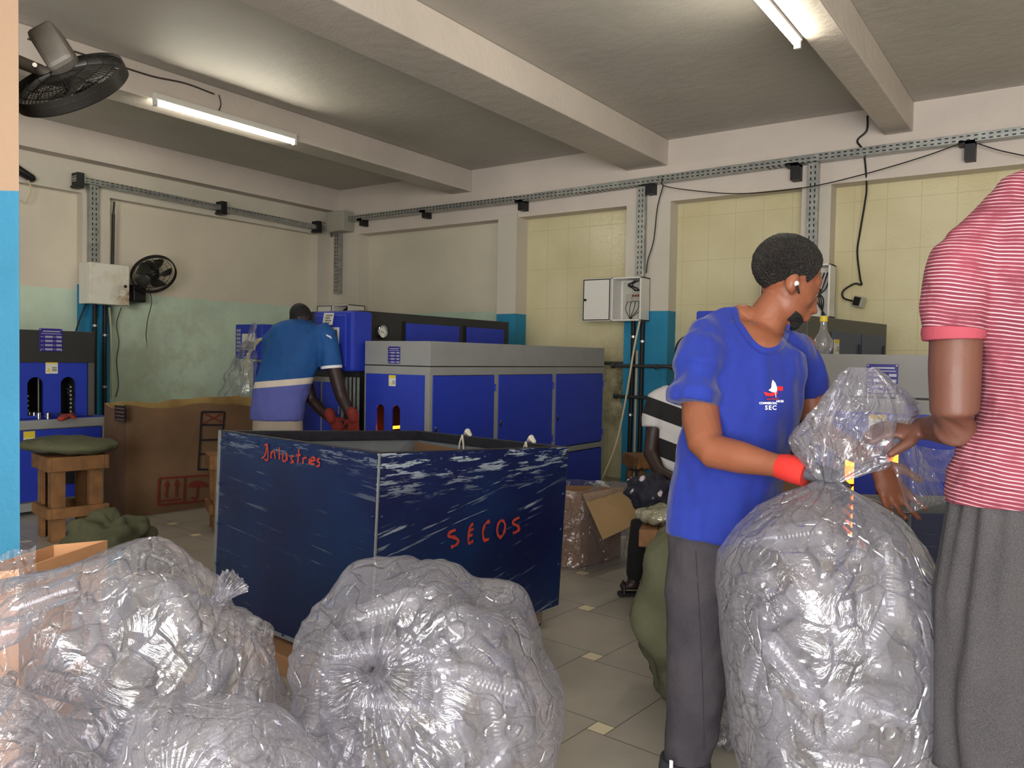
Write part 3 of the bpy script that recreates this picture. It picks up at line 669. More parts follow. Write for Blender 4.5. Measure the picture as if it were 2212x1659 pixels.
# black machine behind, with its own blue control cabinet
bm_ = thing('oven_machine', 'black machine with blue doors and a round gauge behind the grey machine', 'machine', (-5.1, 5.7, 0))
B('hull', (-5.55, 4.62, .05), (-4.80, 6.72, 1.715), M_dgrey, bm_, bev=.004)
g = MB()
for y in (4.7, 6.6):
    for x in (-5.5, -4.86): g.box((x-.03, y-.03, 0), (x+.03, y+.03, .05))
g.build('feet_frame', M_black, bm_)
for y0, y1 in ((5.17, 5.90), (6.02, 6.62)):
    d = B('door', (-4.81, y0, 1.20), (-4.788, y1, 1.635), M_blue, bm_, bev=.002)
    B('hinge', (-4.795, y1-.012, 1.40), (-4.775, y1+.012, 1.47), M_blue, d)
    B('door_gap', (-4.803, y0-.05, 1.20), (-4.797, y0-.004, 1.65), M_dk, bm_)
gc = U(822, 717, 0, -4.79); Mg = frame(gc, (0, 1, 0), (0, 0, 1))
gg = MB().lathe([(0, .0), (.05, .0), (.058, .012), (.058, .03), (.05, .034), (.046, .02)], Mg, 28).build('gauge', M_chr, bm_, smooth=True)
MB().lathe([(0, .019), (.047, .019)], Mg, 28).build('dial', M_lbl, gg)
g = MB().box((-.018, -.002, .02), (.022, .002, .022), Mg @ Matrix.Rotation(-.3, 4, 'Z'))
for k in range(10):
    a = math.radians(-40+26*k); g.box((.034, -.0012, .0195), (.041, .0012, .0215), Mg @ Matrix.Rotation(a, 4, 'Z'))
g.build('needle', M_black, gg)
cbx = thing('control_cabinet', 'blue control cabinet with a taped paper note beside the bent man', 'control cabinet', (-5.05, 4.45, .9))
c0 = U(676, 800, 1, 4.40); c1 = U(762, 671, 1, 4.40)
B('body', (c0.x, 4.40, c0.z), (c1.x, 4.62, c1.z), M_blue, cbx, bev=.02)
B('door', (c0.x+.02, 4.385, c0.z+.03), (c1.x-.06, 4.405, c1.z-.03), M_blue, cbx, bev=.012)
s0, s1 = U(716, 763, 1, 4.385), U(733, 707, 1, 4.385)
sc_ = B('display', (s0.x-.07, 4.375, s0.z), (s1.x, 4.39, s1.z), M_lbl, cbx, bev=.004)
B('display_glass', (s0.x-.06, 4.372, s0.z+.02), (s1.x-.015, 4.377, s1.z-.02), pm('lcd_grey', (110, 112, 96), .3), sc_)
for r in range(3): B('key', (s1.x-.05, 4.368, s0.z+.03+.05*r), (s1.x-.025, 4.373, s0.z+.045+.05*r), M_black, sc_)
nt_ = MB().grid(lambda u, v: U(700+22*u-4*v, 676+26*v, 1, 4.372-.012*math.sin(u*3)*v), 6, 6).build('paper_note', M_lbl, cbx)
g = MB()
for r, (a, b) in enumerate(((704, 719), (702, 713), (702, 716), (704, 711))):
    for q_ in range(3):
        xx = a+(b-a)*q_/3; g.tube([U(xx, 680+5.5*r, 1, 4.362), U(xx+2, 683+5.5*r, 1, 4.362), U(xx+(b-a)/3.4, 680+5.5*r, 1, 4.362)], .0022, 4)
g.build('handwriting', M_black, nt_)
# lower body of that machine left of the grey one (doors behind the man's arms)
lb_ = thing('machine_base_cabinet', 'low blue cabinet with grey frame under the control cabinet', 'cabinet', (-5.2, 4.7, 0))
B('hull', (-5.50, 4.575, .03), (-4.90, 4.615, 1.16), M_grey, lb_, bev=.004)
for a, b in ((-5.48, -5.21), (-5.18, -4.92)):
    for z0, z1 in ((.66, 1.12), (.08, .62)): d = B('door', (a, 4.563, z0), (b, 4.58, z1), M_blue, lb_, bev=.003); B('handle', (b-.05, 4.55, (z0+z1)/2-.03), (b-.03, 4.565, (z0+z1)/2+.03), M_chr, d, bev=.003)
cy_ = thing('steel_column_rack', 'row of steel columns between the two machines', 'steel rods', (-4.75, 4.44, 0))
for k in range(5):
    x = -4.86+.045*k; MB().tube([(x, 4.50, .05), (x, 4.50, 1.17)], .012, 8).build('rod', M_gal, cy_, smooth=True)
B('base', (-4.9, 4.46, .0), (-4.64, 4.54, .06), M_gal, cy_); B('crossbar', (-4.89, 4.475, .62), (-4.65, 4.525, .66), M_gal, cy_)
cable('hose', [(-4.65, 4.40, .95), (-4.70, 4.38, .85), (-4.70, 4.38, .65), (-4.62, 4.37, .5)], .018, M_rub, cy_)
# small wrapped control box at the left wall
wb = thing('wrapped_control_box', 'blue control box in plastic film standing behind the bent man', 'control box', D(545, 900, 8.2))
def wq(x, y): return U(x, y, 1, 5.7)
a, b = wq(508, 775), wq(566, 700); B('body', (a.x, 5.70, a.z), (b.x, 5.95, b.z), M_blue, wb, bev=.012)
a2, b2 = wq(524, 756), wq(552, 721); s_ = B('display', (a2.x, 5.69, a2.z), (b2.x, 5.705, b2.z), M_lbl, wb, bev=.003)
a3, b3 = wq(531, 754), wq(550, 738); B('keypad', (a3.x, 5.685, a3.z), (b3.x, 5.695, b3.z), M_grey, s_)
g = MB()
for k in range(6):
    a3, b3 = wq(512, 717+8.5*k), wq(520, 711+8.5*k); g.box((a3.x, 5.693, a3.z), (b3.x, 5.702, b3.z))
g.build('symbol_strip', M_sil, wb)
a4 = wq(536, 890); b4 = wq(640, 780); B('pedestal', (a4.x, 5.76, .0), (b4.x, 6.2, b4.z), M_blue, wb, bev=.01)
a5 = wq(540, 782); b5 = wq(640, 736); B('housing', (a5.x, 5.74, a5.z), (b5.x, 6.15, b5.z), M_grey, wb, bev=.01)
for k in range(3):
    cable('hose', [wq(580, 731), wq(556+3*k, 735), wq(536+2*k, 765), wq(529+3*k, 800), wq(531+2*k, 818), wq(540, 835)], .014, M_cord, wb)
def crump(u, v):
    p = wq(478+78*u, 700+160*v); n_ = noise.noise(Vector((u*5, v*5, 3)))
    wdt = .5+.5*v
    p = wq(560-(82*v+6)*(1-u), 698+162*v+10*n_); return Vector((p.x, 5.66-.14*math.sin(u*PI)*v+.07*noise.noise(Vector((u*8, v*8, 1))), p.z))
MB().grid(crump, 26, 26).build('plastic_wrap', M_film2, wb, smooth=True, sharp=180)
B('low_ledge', (wq(470, 862).x, 5.3, 0), (wq(534, 862).x, 5.6, wq(500, 862).z), M_grey, label='grey low ledge behind the big brown carton', cat='ledge')
# left machine facing +X
lm = thing('preform_heater', 'dark grey and blue machine with two arched slots next to the left column', 'machine', (-7.2, 3.2, 0))
Y0, Y1 = 2.45, 3.60; Mf = lambda x, y, z: Matrix(((0, 0, 1, x), (1, 0, 0, y), (0, 1, 0, z), (0, 0, 0, 1)))
B('header', (-7.9, Y0, 1.24), (-7.02, Y1, 1.51), M_dgrey, lm, bev=.004)
B('side_frame', (-7.9, Y1-.05, .78), (-7.02, Y1, 1.24), pm('machine_mid_grey', (84, 84, 82), .5), lm, bev=.003)
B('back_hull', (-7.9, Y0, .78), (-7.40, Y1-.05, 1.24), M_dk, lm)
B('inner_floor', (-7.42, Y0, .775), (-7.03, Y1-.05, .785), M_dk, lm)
lp = (Y1-.06)-Y0
fp = MB().plate([(0, 0), (lp, 0), (lp, .46), (0, .46)], [arch(U(147, 860, 0, -7.03).y-Y0, .02, .125, .32), arch(U(76, 860, 0, -7.03).y-Y0, .02, .125, .32)], Mf(-7.045, Y0, .78), .02).build('front_panel', M_blue, lm)
nameplate(lm, Mf(-7.019, U(110, 728, 0, -7.02).y, 1.43) @ Matrix.Scale(1.45, 4)); warnlabel(lm, Mf(-7.024, U(112, 784, 0, -7.02).y, 1.205) @ Matrix.Scale(1.35, 4))
for k in range(7): MB().tube([(-7.2, U(152, 860, 0, -7.2).y+.03*math.sin(k), .84+.035*k), (-7.06, U(158, 860, 0, -7.06).y-.02, .82+.035*k)], .009, 6).ell((-7.06, U(158, 860, 0, -7.06).y-.02, .82+.035*k), (.012, .012, .012), seg=8, rings=6).build('preform_holder', M_gal, lm, smooth=True)
for k in range(4): MB().ell((-7.08, U(60, 860, 0, -7.08).y, .84+.04*k), (.012, .012, .012), seg=8, rings=6).tube([(-7.08, U(60, 860, 0, -7.08).y, .84+.04*k), (-7.2, U(60, 860, 0, -7.08).y, .84+.04*k)], .006, 6).build('preform_holder', M_gal, lm, smooth=True)
MB().tube([(-7.15, U(83, 860, 0, -7.15).y, .8), (-7.15, U(83, 860, 0, -7.15).y, 1.2)], .006, 6).build('guide_rod', M_gal, lm, smooth=True)
lt = thing('machine_table', 'blue topped grey machine table with a control panel under the left machine', 'machine', (-6.9, 3.1, 0))
B('table_top', (-7.9, Y0, .735), (-6.92, 3.70, .775), M_blue, lt, bev=.003); B('top_edge', (-6.93, Y0, .70), (-6.90, 3.70, .772), M_grey, lt, bev=.003)
B('hull', (-7.8, Y0, .04), (-6.95, 3.69, .73), M_grey, lt, bev=.003)
B('side_rail', (-6.96, 3.62, .03), (-6.91, 3.70, .70), M_grey, lt, bev=.003); B('bottom_rail', (-6.96, Y0, .03), (-6.91, 3.62, .10), M_grey, lt, bev=.003)
B('front_panel', (-6.95, Y0, .11), (-6.915, 3.61, .69), M_blue, lt, bev=.003)
pa, pb = U(100, 1068, 0, -6.91), U(205, 1000, 0, -6.91)
cp = B('control_panel', (-6.93, pa.y, .22), (-6.905, pb.y, .52), M_dk, lt, bev=.003)
for px in (104, 125):
    c = U(px, 1030, 0, -6.9); k_ = B('meter', (-6.91, c.y-.035, c.z-.045), (-6.896, c.y+.035, c.z+.045), M_lbl, cp, bev=.002); B('meter_screen', (-6.9, c.y-.024, c.z), (-6.893, c.y+.024, c.z+.035), M_dk, k_)
c = U(188, 1028, 0, -6.9); MB().tube([c, c+Vector((.02, 0, 0))], .018, 14).build('knob', M_chr, cp)
B('sticker', (-6.914, U(51, 930, 0, -6.91).y, .63), (-6.911, U(76, 930, 0, -6.91).y, .685), M_yel, lt); B('sticker_field', (-6.914, U(51, 930, 0, -6.91).y, .58), (-6.911, U(76, 930, 0, -6.91).y, .63), M_lbl, lt)
# things on the table
M_glove = pm('red_glove_knit', (150, 56, 40), .85, var=.2, vs=30, bump=.3, bs=200); M_gpalm = pm('dark_glove_palm', (42, 42, 44), .7)
gl = thing('work_glove', 'rust red work glove lying on the table of the left machine', 'glove', (-6.98, 3.3, .776))
def tb(px, py, z=.785): return U(px, py, 2, z)
g = MB().capsule([tb(132, 905, .80), tb(140, 900, .80), tb(150, 898, .80)], [(.03, .02), (.045, .022), (.035, .02)], 10, hint=(0, 0, 1)); g.build('palm', M_glove, gl, smooth=True)
for k, (x, y) in enumerate(((161, 900), (163, 896), (160, 890), (128, 893), (112, 889))): MB().capsule([tb(146-4*(k > 2)*3, 899, .80), tb((146+x)/2, (899+y)/2, .81), tb(x, y+4, .795)], [.014, .013, .010], 8).build('finger', M_glove if k < 3 else M_gpalm, gl, smooth=True)
for px, py in ((64, 903), (74, 904), (84, 905), (104, 905)):
    p = tb(px, py, .776)
    MB().lathe([(0, 0), (.018, 0), (.018, .05), (.012, .055), (.012, .035), (0, .035)], Matrix.Translation(p), 16).build('steel_socket', M_chr, smooth=True, label='small steel cylinder on the table edge of the left machine', cat='metal part', group='steel cylinders on the machine table')
# ------------------------------------------------------------------ machines behind the two men on the right
machine('blow_moulding_machine', 'grey and blue machine behind the men gathering the bag', -1.03, -.31, 3.80, 6.3, 1.392, True, sa=.51)
for z_, x_, w_ in ((.93, -.655, .034), (.86, -.835, .020)):
    MB().box((x_-w_, 3.87, z_-.06), (x_+w_, 3.885, z_+.07)).build('interior_glow_plate', M_orange, bpy.data.objects['blow_moulding_machine.001'], bev=.004)  # added emissive plates standing in for the lamp-lit interior behind the arches
dm = thing('oven_machine', 'dark grey machine with two doors right of the blue T-shirt man\'s face', 'machine', D(1830, 1000, 6.0))
p0, p1 = D(1745, 682, 5.6), D(1916, 700, 6.7)
v = Vector((p1.x-p0.x, p1.y-p0.y, 0)); L_ = v.length; v.normalize(); nn = Vector((v.y, -v.x, 0)); Hd = (p0.z+p1.z)/2
Md = Matrix(((v.x, -nn.x, 0, p0.x), (v.y, -nn.y, 0, p0.y), (0, 0, 1, 0), (0, 0, 0, 1)))
MB().box((0, 0, 0), (L_, .5, Hd), Md).build('hull', pm('machine_olive_grey', (74, 74, 66), .5), dm, bev=.004)
mbl = pm('machine_slate_blue', (56, 68, 92), .5)
for a, b in ((.27, .62), (.64, .96)):
    d = MB().box((L_*a, -.012, .9), (L_*b, .006, Hd-.10), Md).build('door', mbl, dm, bev=.002)
    MB().box((L_*b-.05, -.022, 1.40), (L_*b-.03, -.01, 1.50), Md).build('handle', M_black, d)
warnlabel(dm, Md @ Matrix(((1, 0, 0, L_*.31), (0, 0, -1, -.013), (0, 1, 0, Hd-.21), (0, 0, 0, 1))) @ Matrix.Scale(1.3, 4))
cb2 = D(1560, 700, 5.6)
cc2 = thing('control_cabinet', 'blue control cabinet edge showing above the shoulder of the blue T-shirt', 'control cabinet', (cb2.x, cb2.y, .9))
a, b = U(1502, 720, 1, cb2.y), U(1640, 669, 1, cb2.y); B('body', (a.x, cb2.y, .9), (b.x, cb2.y+.25, b.z), M_blue, cc2, bev=.015); B('stand', (a.x+.1, cb2.y+.03, 0), (b.x-.1, cb2.y+.2, .92), M_grey, cc2)
bo = D(1766, 745, 4.6)
bw = thing('glass_flask', 'clear bulb shaped flask with a yellow cap by the blue T-shirt shoulder', 'flask', bo)
# it stands on the top of the grey machine
zt = 1.393; pf = U(1766, 765, 2, zt+.001); pf = Vector((-.97, 3.88, zt))
MB().lathe([(.0, 0), (.03, .0), (.045, .03), (.045, .06), (.02, .10), (.014, .13), (.014, .15)], Matrix.Translation(pf), 18).build('bulb', M_pet, bw, smooth=True)
MB().lathe([(0, .15), (.018, .15), (.018, .175), (0, .178)], Matrix.Translation(pf), 14).build('cap', M_yel, bw, smooth=True)
# ------------------------------------------------------------------ the big blue bin
bn = thing('blue_metal_bin', 'big scratched dark blue metal bin on castors with red hand lettering', 'bin', (-2.7, 2.85, 0))
zb = .105
Nb, Rb, Lb = Vector((-2.215, 2.208, zb)), Vector((-2.10, 3.415, zb)), Vector((-3.37, 2.30, zb)); Fb = Rb+Lb-Nb
Nt, Lt = U(820, 980, 2, .966), U(475, 931, 2, .968); Rt_ = U(1228, 966, 2, .912); Ft = U(907, 931, 2, .905)
def paint(name, scr, seed, edge):
    q = N(name); P = q.tc.outputs['Object']; x, y, z = q.xyz(P)
    # long scratches rising slightly along the side, flaking along the top edge
    run = y if edge else x
    st = q.comb(q.math('MULTIPLY', run, 1.6), q.math('ADD', q.math('MULTIPLY', z, 26), q.math('MULTIPLY', run, -5.2 if edge else 2)), seed)
    n1 = q.noise(st, 2.2, 9, .62); n2 = q.noise(P, 3.1, 3)
    s1 = q.math('MULTIPLY', q.ramp(n1, .60, .64), q.ramp(n2, .45, .60))
    top = q.math('MULTIPLY', q.ramp(z, .74 if edge else .86, .92, 0, 1), q.ramp(q.noise(q.comb(q.math('MULTIPLY', run, 4), q.math('MULTIPLY', z, 34), 1), 1.6, 9, .7), .53, .56))
    spk = q.math('MULTIPLY', q.ramp(q.noise(P, 90, 5, .7), .66, .72), q.ramp(q.noise(P, 2.6, 3), .42, .62))
    f_ = q.math('ADD', q.math('MULTIPLY', s1, scr*.65), q.math('ADD', q.math('MULTIPLY', top, scr), q.math('MULTIPLY', spk, .5)), True)
    bl = q.mix(q.ramp(q.noise(P, 1.8, 4), .35, .65), (3, 14, 58), (4, 34, 76)); bl = q.mix(q.ramp(q.noise(P, 5, 7, .7), .5, .8, 0, .4), bl, (20, 24, 44))
    q.l(q.mix(f_, bl, (148, 158, 166)), q.b.inputs['Base Color']); q.b.inputs['Roughness'].default_value = .45
    q.bump(q.math('ADD', q.math('MULTIPLY', f_, -.4), q.noise(P, 120, 4)), .18, .004); return q.m
M_binR = paint('scratched_blue_paint', 1.0, 3, True); M_binL = paint('worn_blue_paint', .30, 9, False)
M_prim = pm('bin_inside_grey', (112, 116, 120), .7, var=.15, bump=.1)
cen = (Nb+Rb+Lb+Fb)/4
def wallp(a, b, at, bt, th=.012):
    """slab between bottom edge a-b and top edge at-bt, thickened towards the inside"""
    def inn(p, q, o): 
        d = Vector((cen.x-((p+q)/2).x, cen.y-((p+q)/2).y, 0)).normalized(); return o+d*th
    return [a, b, inn(a, b, b), inn(a, b, a), at, bt, inn(at, bt, bt), inn(at, bt, at)]
MB().hexa(wallp(Nb, Rb, Nt, Rt_)).build('front_panel', M_binR, bn); MB().hexa(wallp(Lb, Nb, Lt, Nt)).build('side_panel', M_binL, bn)
MB().hexa(wallp(Fb, Lb, Ft, Lt)).build('rear_panel', M_prim, bn); MB().hexa(wallp(Rb, Fb, Rt_, Ft)).build('end_panel', M_prim, bn)
MB().hexa([Nb, Rb, Fb, Lb]+[p+Vector((0, 0, .02)) for p in (Nb, Rb, Fb, Lb)]).build('bottom', M_prim, bn)
mrim = pm('rim_steel_dark', (40, 40, 48), .5, .3, var=.3, vs=20)
for p, q_, nm in ((Nt, Rt_, 0), (Lt, Nt, 0), (Ft, Lt, 1), (Rt_, Ft, 1)):
    d = Vector((cen.x-((p+q_)/2).x, cen.y-((p+q_)/2).y, 0)).normalized(); w_ = .03; h_ = .05 if nm else .02
    o1, o2 = p+d*.002, q_+d*.002
    if nm: MB().hexa([o1-Vector((0,0,h_)), o2-Vector((0,0,h_)), o2+d*w_-Vector((0,0,h_)), o1+d*w_-Vector((0,0,h_)), o1+Vector((0,0,.003)), o2+Vector((0,0,.003)), o2+d*w_+Vector((0,0,.003)), o1+d*w_+Vector((0,0,.003))]).build('rim', mrim, bn, bev=.003)
    else: MB().hexa([o1-Vector((0,0,h_)), o2-Vector((0,0,h_)), o2+d*.022-Vector((0,0,h_)), o1+d*.022-Vector((0,0,h_)), o1+Vector((0,0,.004)), o2+Vector((0,0,.004)), o2+d*.022+Vector((0,0,.004)), o1+d*.022+Vector((0,0,.004))]).build('rim', mrim, bn, bev=.002)
# corner angle, rivets
MB().tube([Nb, Nt], .006, 6).build('corner_edge', M_gal, bn); MB().tube([Lb, Lt+Vector((0,0,.004))], .008, 6).build('corner_edge', M_gal, bn)
nR = (Rb-Nb).cross(Vector((0, 0, 1))).normalized(); nL = (Nb-Lb).cross(Vector((0, 0, 1))).normalized()
mriv = pm('rivet_blue_grey', (38, 52, 88), .35, .5); riv = MB()
def bil(a, b, at, bt, u, v): return (a.lerp(b, u)).lerp(at.lerp(bt, u), v)
for a, b, at, bt, nn_ in ((Nb, Rb, Nt, Rt_, nR), (Lb, Nb, Lt, Nt, nL)):
    for k in range(9):
        for u, v_ in (((k+.5)/9, .965), ((k+.5)/9, .02)) + (((.02, (k+.4)/9), (.98, (k+.4)/9)) if k % 2 == 0 else ()):
            c = bil(a, b, at, bt, u, v_); riv.ell(c+nn_*.001, (.008, .008, .008), seg=8, rings=6)
riv.build('rivets', mriv, bn, smooth=True)
# lettering painted by brush
def lettering(strokes, P, nrm, name, wd, seed=1):
    g = MB(); rnd = random.Random(seed)
    for st in strokes:
        pts = spline([P(x, y) for x, y in st], 5); rr = [wd*(.7+.6*noise.noise(Vector((i*.35, seed, len(st))))+.1) for i in range(len(pts))]; rr = [max(.35*wd, r) for r in rr]
        n = len(pts); vs = []
        for i in range(n):
            t_ = (pts[min(i+1, n-1)]-pts[max(i-1, 0)]).normalized(); s_ = t_.cross(nrm).normalized(); vs += [pts[i]+s_*rr[i]+nrm*.006, pts[i]-s_*rr[i]+nrm*.006]
        g.add(vs, [(2*i, 2*i+1, 2*i+3, 2*i+2) for i in range(n-1)])
    g.build(name, M_red, bn)
_e = Vector((0, 0, -.2))
BR = BVHTree.FromPolygons([Nb+_e, Rb+_e, Rt_, Nt], [(0, 1, 2), (0, 2, 3)]); BL = BVHTree.FromPolygons([Lb+_e, Nb+_e, Nt, Lt], [(0, 1, 2), (0, 2, 3)])
def onR(x, y):
    d = FWD + RT*(x-CX)/F - UP*(y-CY)/F; return BR.ray_cast(O, d.normalized())[0]
def onL(x, y):
    d = FWD + RT*(x-CX)/F - UP*(y-CY)/F; return BL.ray_cast(O, d.normalized())[0]
lettering([[(982, 1144), (969, 1150), (967, 1158), (978, 1160), (987, 1166), (985, 1175), (972, 1182)],
           [(1020, 1130), (1012, 1142), (1010, 1172), (1020, 1168)], [(1012, 1146), (1021, 1142)], [(1011, 1158), (1019, 1154)],
           [(1056, 1125), (1046, 1132), (1041, 1150), (1044, 1166), (1054, 1164)],
           [(1082, 1122), (1074, 1132), (1072, 1150), (1078, 1160), (1086, 1152), (1089, 1134), (1084, 1123)],
           [(1120, 1117), (1108, 1124), (1106, 1130), (1116, 1136), (1120, 1142), (1112, 1149), (1106, 1151)]], onR, nR, 'red_lettering', .0085, 3)
lettering([[(574, 962), (579, 960), (577, 975), (574, 985), (568, 990)], [(580, 958), (581, 992), (574, 992)],
           [(588, 975), (588, 990)], [(588, 980), (594, 974), (597, 991)],
           [(606, 966), (606, 992)], [(614, 978), (613, 993), (620, 995), (622, 978), (623, 995)],
           [(637, 985), (631, 987), (633, 993), (637, 998), (630, 999)], [(648, 970), (646, 1000)], [(642, 984), (652, 982)],
           [(657, 988), (657, 1002)], [(657, 992), (662, 988), (665, 990)], [(671, 990), (670, 1002)],
           [(675, 996), (683, 993), (681, 988), (675, 990), (674, 1001), (682, 1002)],
           [(693, 990), (687, 994), (693, 1000), (690, 1007), (686, 1006)]], onL, nL, 'red_lettering', .0056, 5)
for c in (Rb.lerp(Nb, .10)+Vector((-.05, 0, 0)), Nb.lerp(Lb, .12)+Vector((-.05, .1, 0)), Fb+(cen-Fb)*.15, Nb.lerp(Lb, .88)+Vector((0, .12, 0))):
    c = Vector((c.x, c.y, 0)); k_ = MB().box((c.x-.03, c.y-.03, zb-.012), (c.x+.03, c.y+.03, zb)).box((c.x-.022, c.y-.03, .03), (c.x-.016, c.y+.03, zb)).box((c.x+.016, c.y-.03, .03), (c.x+.022, c.y+.03, zb)).build('castor', pm('rusty_bracket', (140, 116, 104), .6, .3, var=.3, vs=40), bn, bev=.002)
    MB().lathe([(0, -.013), (.036, -.013), (.038, 0), (.036, .013), (0, .013)], Matrix.Translation((c.x, c.y, .038)) @ Matrix.Rotation(PI/2, 4, 'Y'), 20).build('wheel', M_rub, k_, smooth=True)
# inside
MB().hexa([bil(Rb, Fb, Rt_, Ft, .12, .35)+Vector((-.03, -.03, 0)), bil(Rb, Fb, Rt_, Ft, .95, .35)+Vector((0, -.03, 0)), bil(Rb, Fb, Rt_, Ft, .95, .35)+Vector((0, -.04, 0)), bil(Rb, Fb, Rt_, Ft, .12, .35)+Vector((-.03, -.04, 0)),
           bil(Rb, Fb, Rt_, Ft, .25, .90)+Vector((-.03, -.06, 0)), bil(Rb, Fb, Rt_, Ft, .97, .93)+Vector((0, -.06, 0)), bil(Rb, Fb, Rt_, Ft, .97, .93)+Vector((0, -.07, 0)), bil(Rb, Fb, Rt_, Ft, .25, .90)+Vector((-.03, -.07, 0))]).build('cardboard_sheet', M_cardd, label='torn brown cardboard sheet standing inside the blue bin', cat='cardboard')
for u_, px in ((.22, 1048), (.64, 979)):
    p = bil(Rb, Fb, Rt_, Ft, u_, 1)+Vector((0, 0, .008)); dn = Vector((-.2, -.9, 0)).normalized()
    rg = thing('cloth_tie', 'off-white rag tied over the bin rim, '+('smaller one to the right' if px > 1000 else 'larger one to the left'), 'rag', p)
    MB().capsule([p-dn*.01+Vector((-.02, 0, .005)), p+Vector((.0, 0, .02)), p+Vector((.02, 0, .0))], [(.014, .012), (.02, .016), (.014, .01)], 8).build('knot', pm('offwhite_rag', (200, 192, 176), .85), rg, smooth=True)
    for s_ in (-1, 1): MB().capsule([p+dn*.035, p+dn*.04+Vector((.012*s_, 0, -.04)), p+dn*.04+Vector((.02*s_, 0, -.11))], [(.008, .004), (.009, .004), (.007, .003)], 6).build('tail', MATS['offwhite_rag'], rg, smooth=True)
cable('dark_strap', [bil(Lb, Nb, Lt, Nt, .62, .93)+Vector((0, .06, 0)), bil(Lb, Nb, Lt, Nt, .7, .95)+Vector((0, .09, 0)), bil(Lb, Nb, Lt, Nt, .85, .93)+Vector((0, .1, 0))], .014, M_rub, label='dark strap lying just inside the bin rim', cat='strap')
# flattened carton under the bin's left side
c0 = U(566, 1372, 2, .10); c1 = U(628, 1422, 2, .0)
MB().hexa([Vector((-3.10, 2.20, .0)), Vector((-2.42, 2.13, 0)), Vector((-2.42, 2.5, 0)), Vector((-3.10, 2.55, 0)), Vector((-3.10, 2.20, .085)), Vector((-2.42, 2.13, .085)), Vector((-2.42, 2.5, .085)), Vector((-3.10, 2.55, .085))]).build('flat_carton', M_card, label='flattened brown carton lying under the blue bin', cat='carton', bev=.006)
# ------------------------------------------------------------------ cartons
def shell(name, label, corners, z, mat, th=.012, wob=.0, cat='carton', inner=None, flare=0):
    """open-topped carton: corners = ground outline (counter-clockwise), ragged upper edge"""
    c = sum((Vector((p[0], p[1], 0)) for p in corners), Vector())/len(corners)
    t = thing(name, label, cat, c)
    n = 14; P = []
    for i in range(len(corners)):
        a = Vector((*corners[i], 0)); b = Vector((*corners[(i+1) % len(corners)], 0))
        for k in range(n): P.append(a.lerp(b, k/n))
    g = MB(); m = len(P); rows = [0, .25, .5, .75, .92, 1]
    def pos(i, v, off):
        p = P[i]; d = (p-c); d.z = 0; dn = d.normalized()
        w_ = wob*noise.noise(Vector((p.x*2.2, p.y*2.2, 4)))*v; zz = z*v + (wob*1.1*noise.noise(Vector((p.x*3, p.y*3, 9))) if v == 1 else 0)
        return Vector((p.x, p.y, 0)) + dn*(w_+off+flare*v*v) + Vector((0, 0, zz))
    for off in (0, -th):
        for v in rows:
            for i in range(m): g.v.append(pos(i, v, off))
    R_ = len(rows)
    for o in range(2):
        for r in range(R_-1):
            for i in range(m):
                j = (i+1) % m; b = o*R_*m; g.f.append([b+r*m+i, b+r*m+j, b+(r+1)*m+j, b+(r+1)*m+i]); g.mi.append(o)
    for i in range(m):
        j = (i+1) % m; a = (R_-1)*m; b = (2*R_-1)*m; g.f.append([a+i, a+j, b+j, b+i]); g.mi.append(1)
    g.build('walls', [mat, inner or mat], t, smooth=True, sharp=30)
    MB().hexa([Vector((*p, .0)) for p in corners]+[Vector((*p, .01)) for p in corners]).build('base', mat, t)
    return t
big = shell('big_carton', 'huge stained brown carton with a ragged rim beside the left machine', [(-6.22, 3.44), (-6.12, 4.75), (-6.96, 4.95), (-6.86, 3.60)], .90, M_cardd, wob=.055, th=.015, inner=pm('pale_lit_inner_cardboard', (172, 142, 88), .8, var=.2, vs=5))  # inner board is paler, with the light inside put into its colour
def bc(px, py, off=.012): p = U(px, py, 0, -6.20); return Vector((-6.22+(p.y-3.44)*.0763+off, p.y, p.z))
def lines(name, segs, w_, mat, parent, P, nrm):
    g = MB()
    for st in segs:
        pts = [P(x, y) for x, y in st]; n = len(pts)
        for i in range(n-1):
            s_ = (pts[i+1]-pts[i]).normalized().cross(nrm).normalized()*w_; g.add([pts[i]+s_, pts[i]-s_, pts[i+1]-s_, pts[i+1]+s_], [(0, 1, 2, 3)])
    return g.build(name, mat, parent)
nx = Vector((1, -.076, 0)).normalized(); bo_ = .03
bc2 = lambda x, y: bc(x, y, bo_)
lines('handling_symbols', [[(339, 1033), (442, 1025)], [(337, 1090), (438, 1079)], [(339, 1033), (337, 1090)], [(392, 1029), (390, 1084)], [(343, 1081), (383, 1077)],
      [(353, 1074), (355, 1044)], [(374, 1072), (375, 1042)], [(418, 1050), (417, 1070), (413, 1077), (405, 1073)]], .008, M_stamp, big, bc2, nx)
g = MB()
for cx_ in (355, 375): g.add([bc2(cx_-6, 1051-(cx_-355)*.1), bc2(cx_+6, 1050-(cx_-355)*.1), bc2(cx_, 1036-(cx_-355)*.1)], [(0, 1, 2)])
um = [bc2(399, 1051)]+[bc2(419-20*math.cos(PI*k/10), 1050-13*math.sin(PI*k/10)) for k in range(11)]; g.add(um, [tuple(range(12))])
g.build('handling_arrows', M_stamp, big)
lines('printed_frame', [[(427, 889), (474, 889)], [(427, 889), (420, 1015)], [(474, 889), (466, 980)], [(424, 917), (474, 917)], [(423, 950), (472, 948)], [(422, 980), (470, 978)], [(421, 1013), (440, 1013)]], .008, M_stampk, big, bc2, nx)
lines('printed_cross', [[(428, 890), (474, 914)], [(424, 917), (473, 890)]], .005, M_stamp, big, bc2, nx)
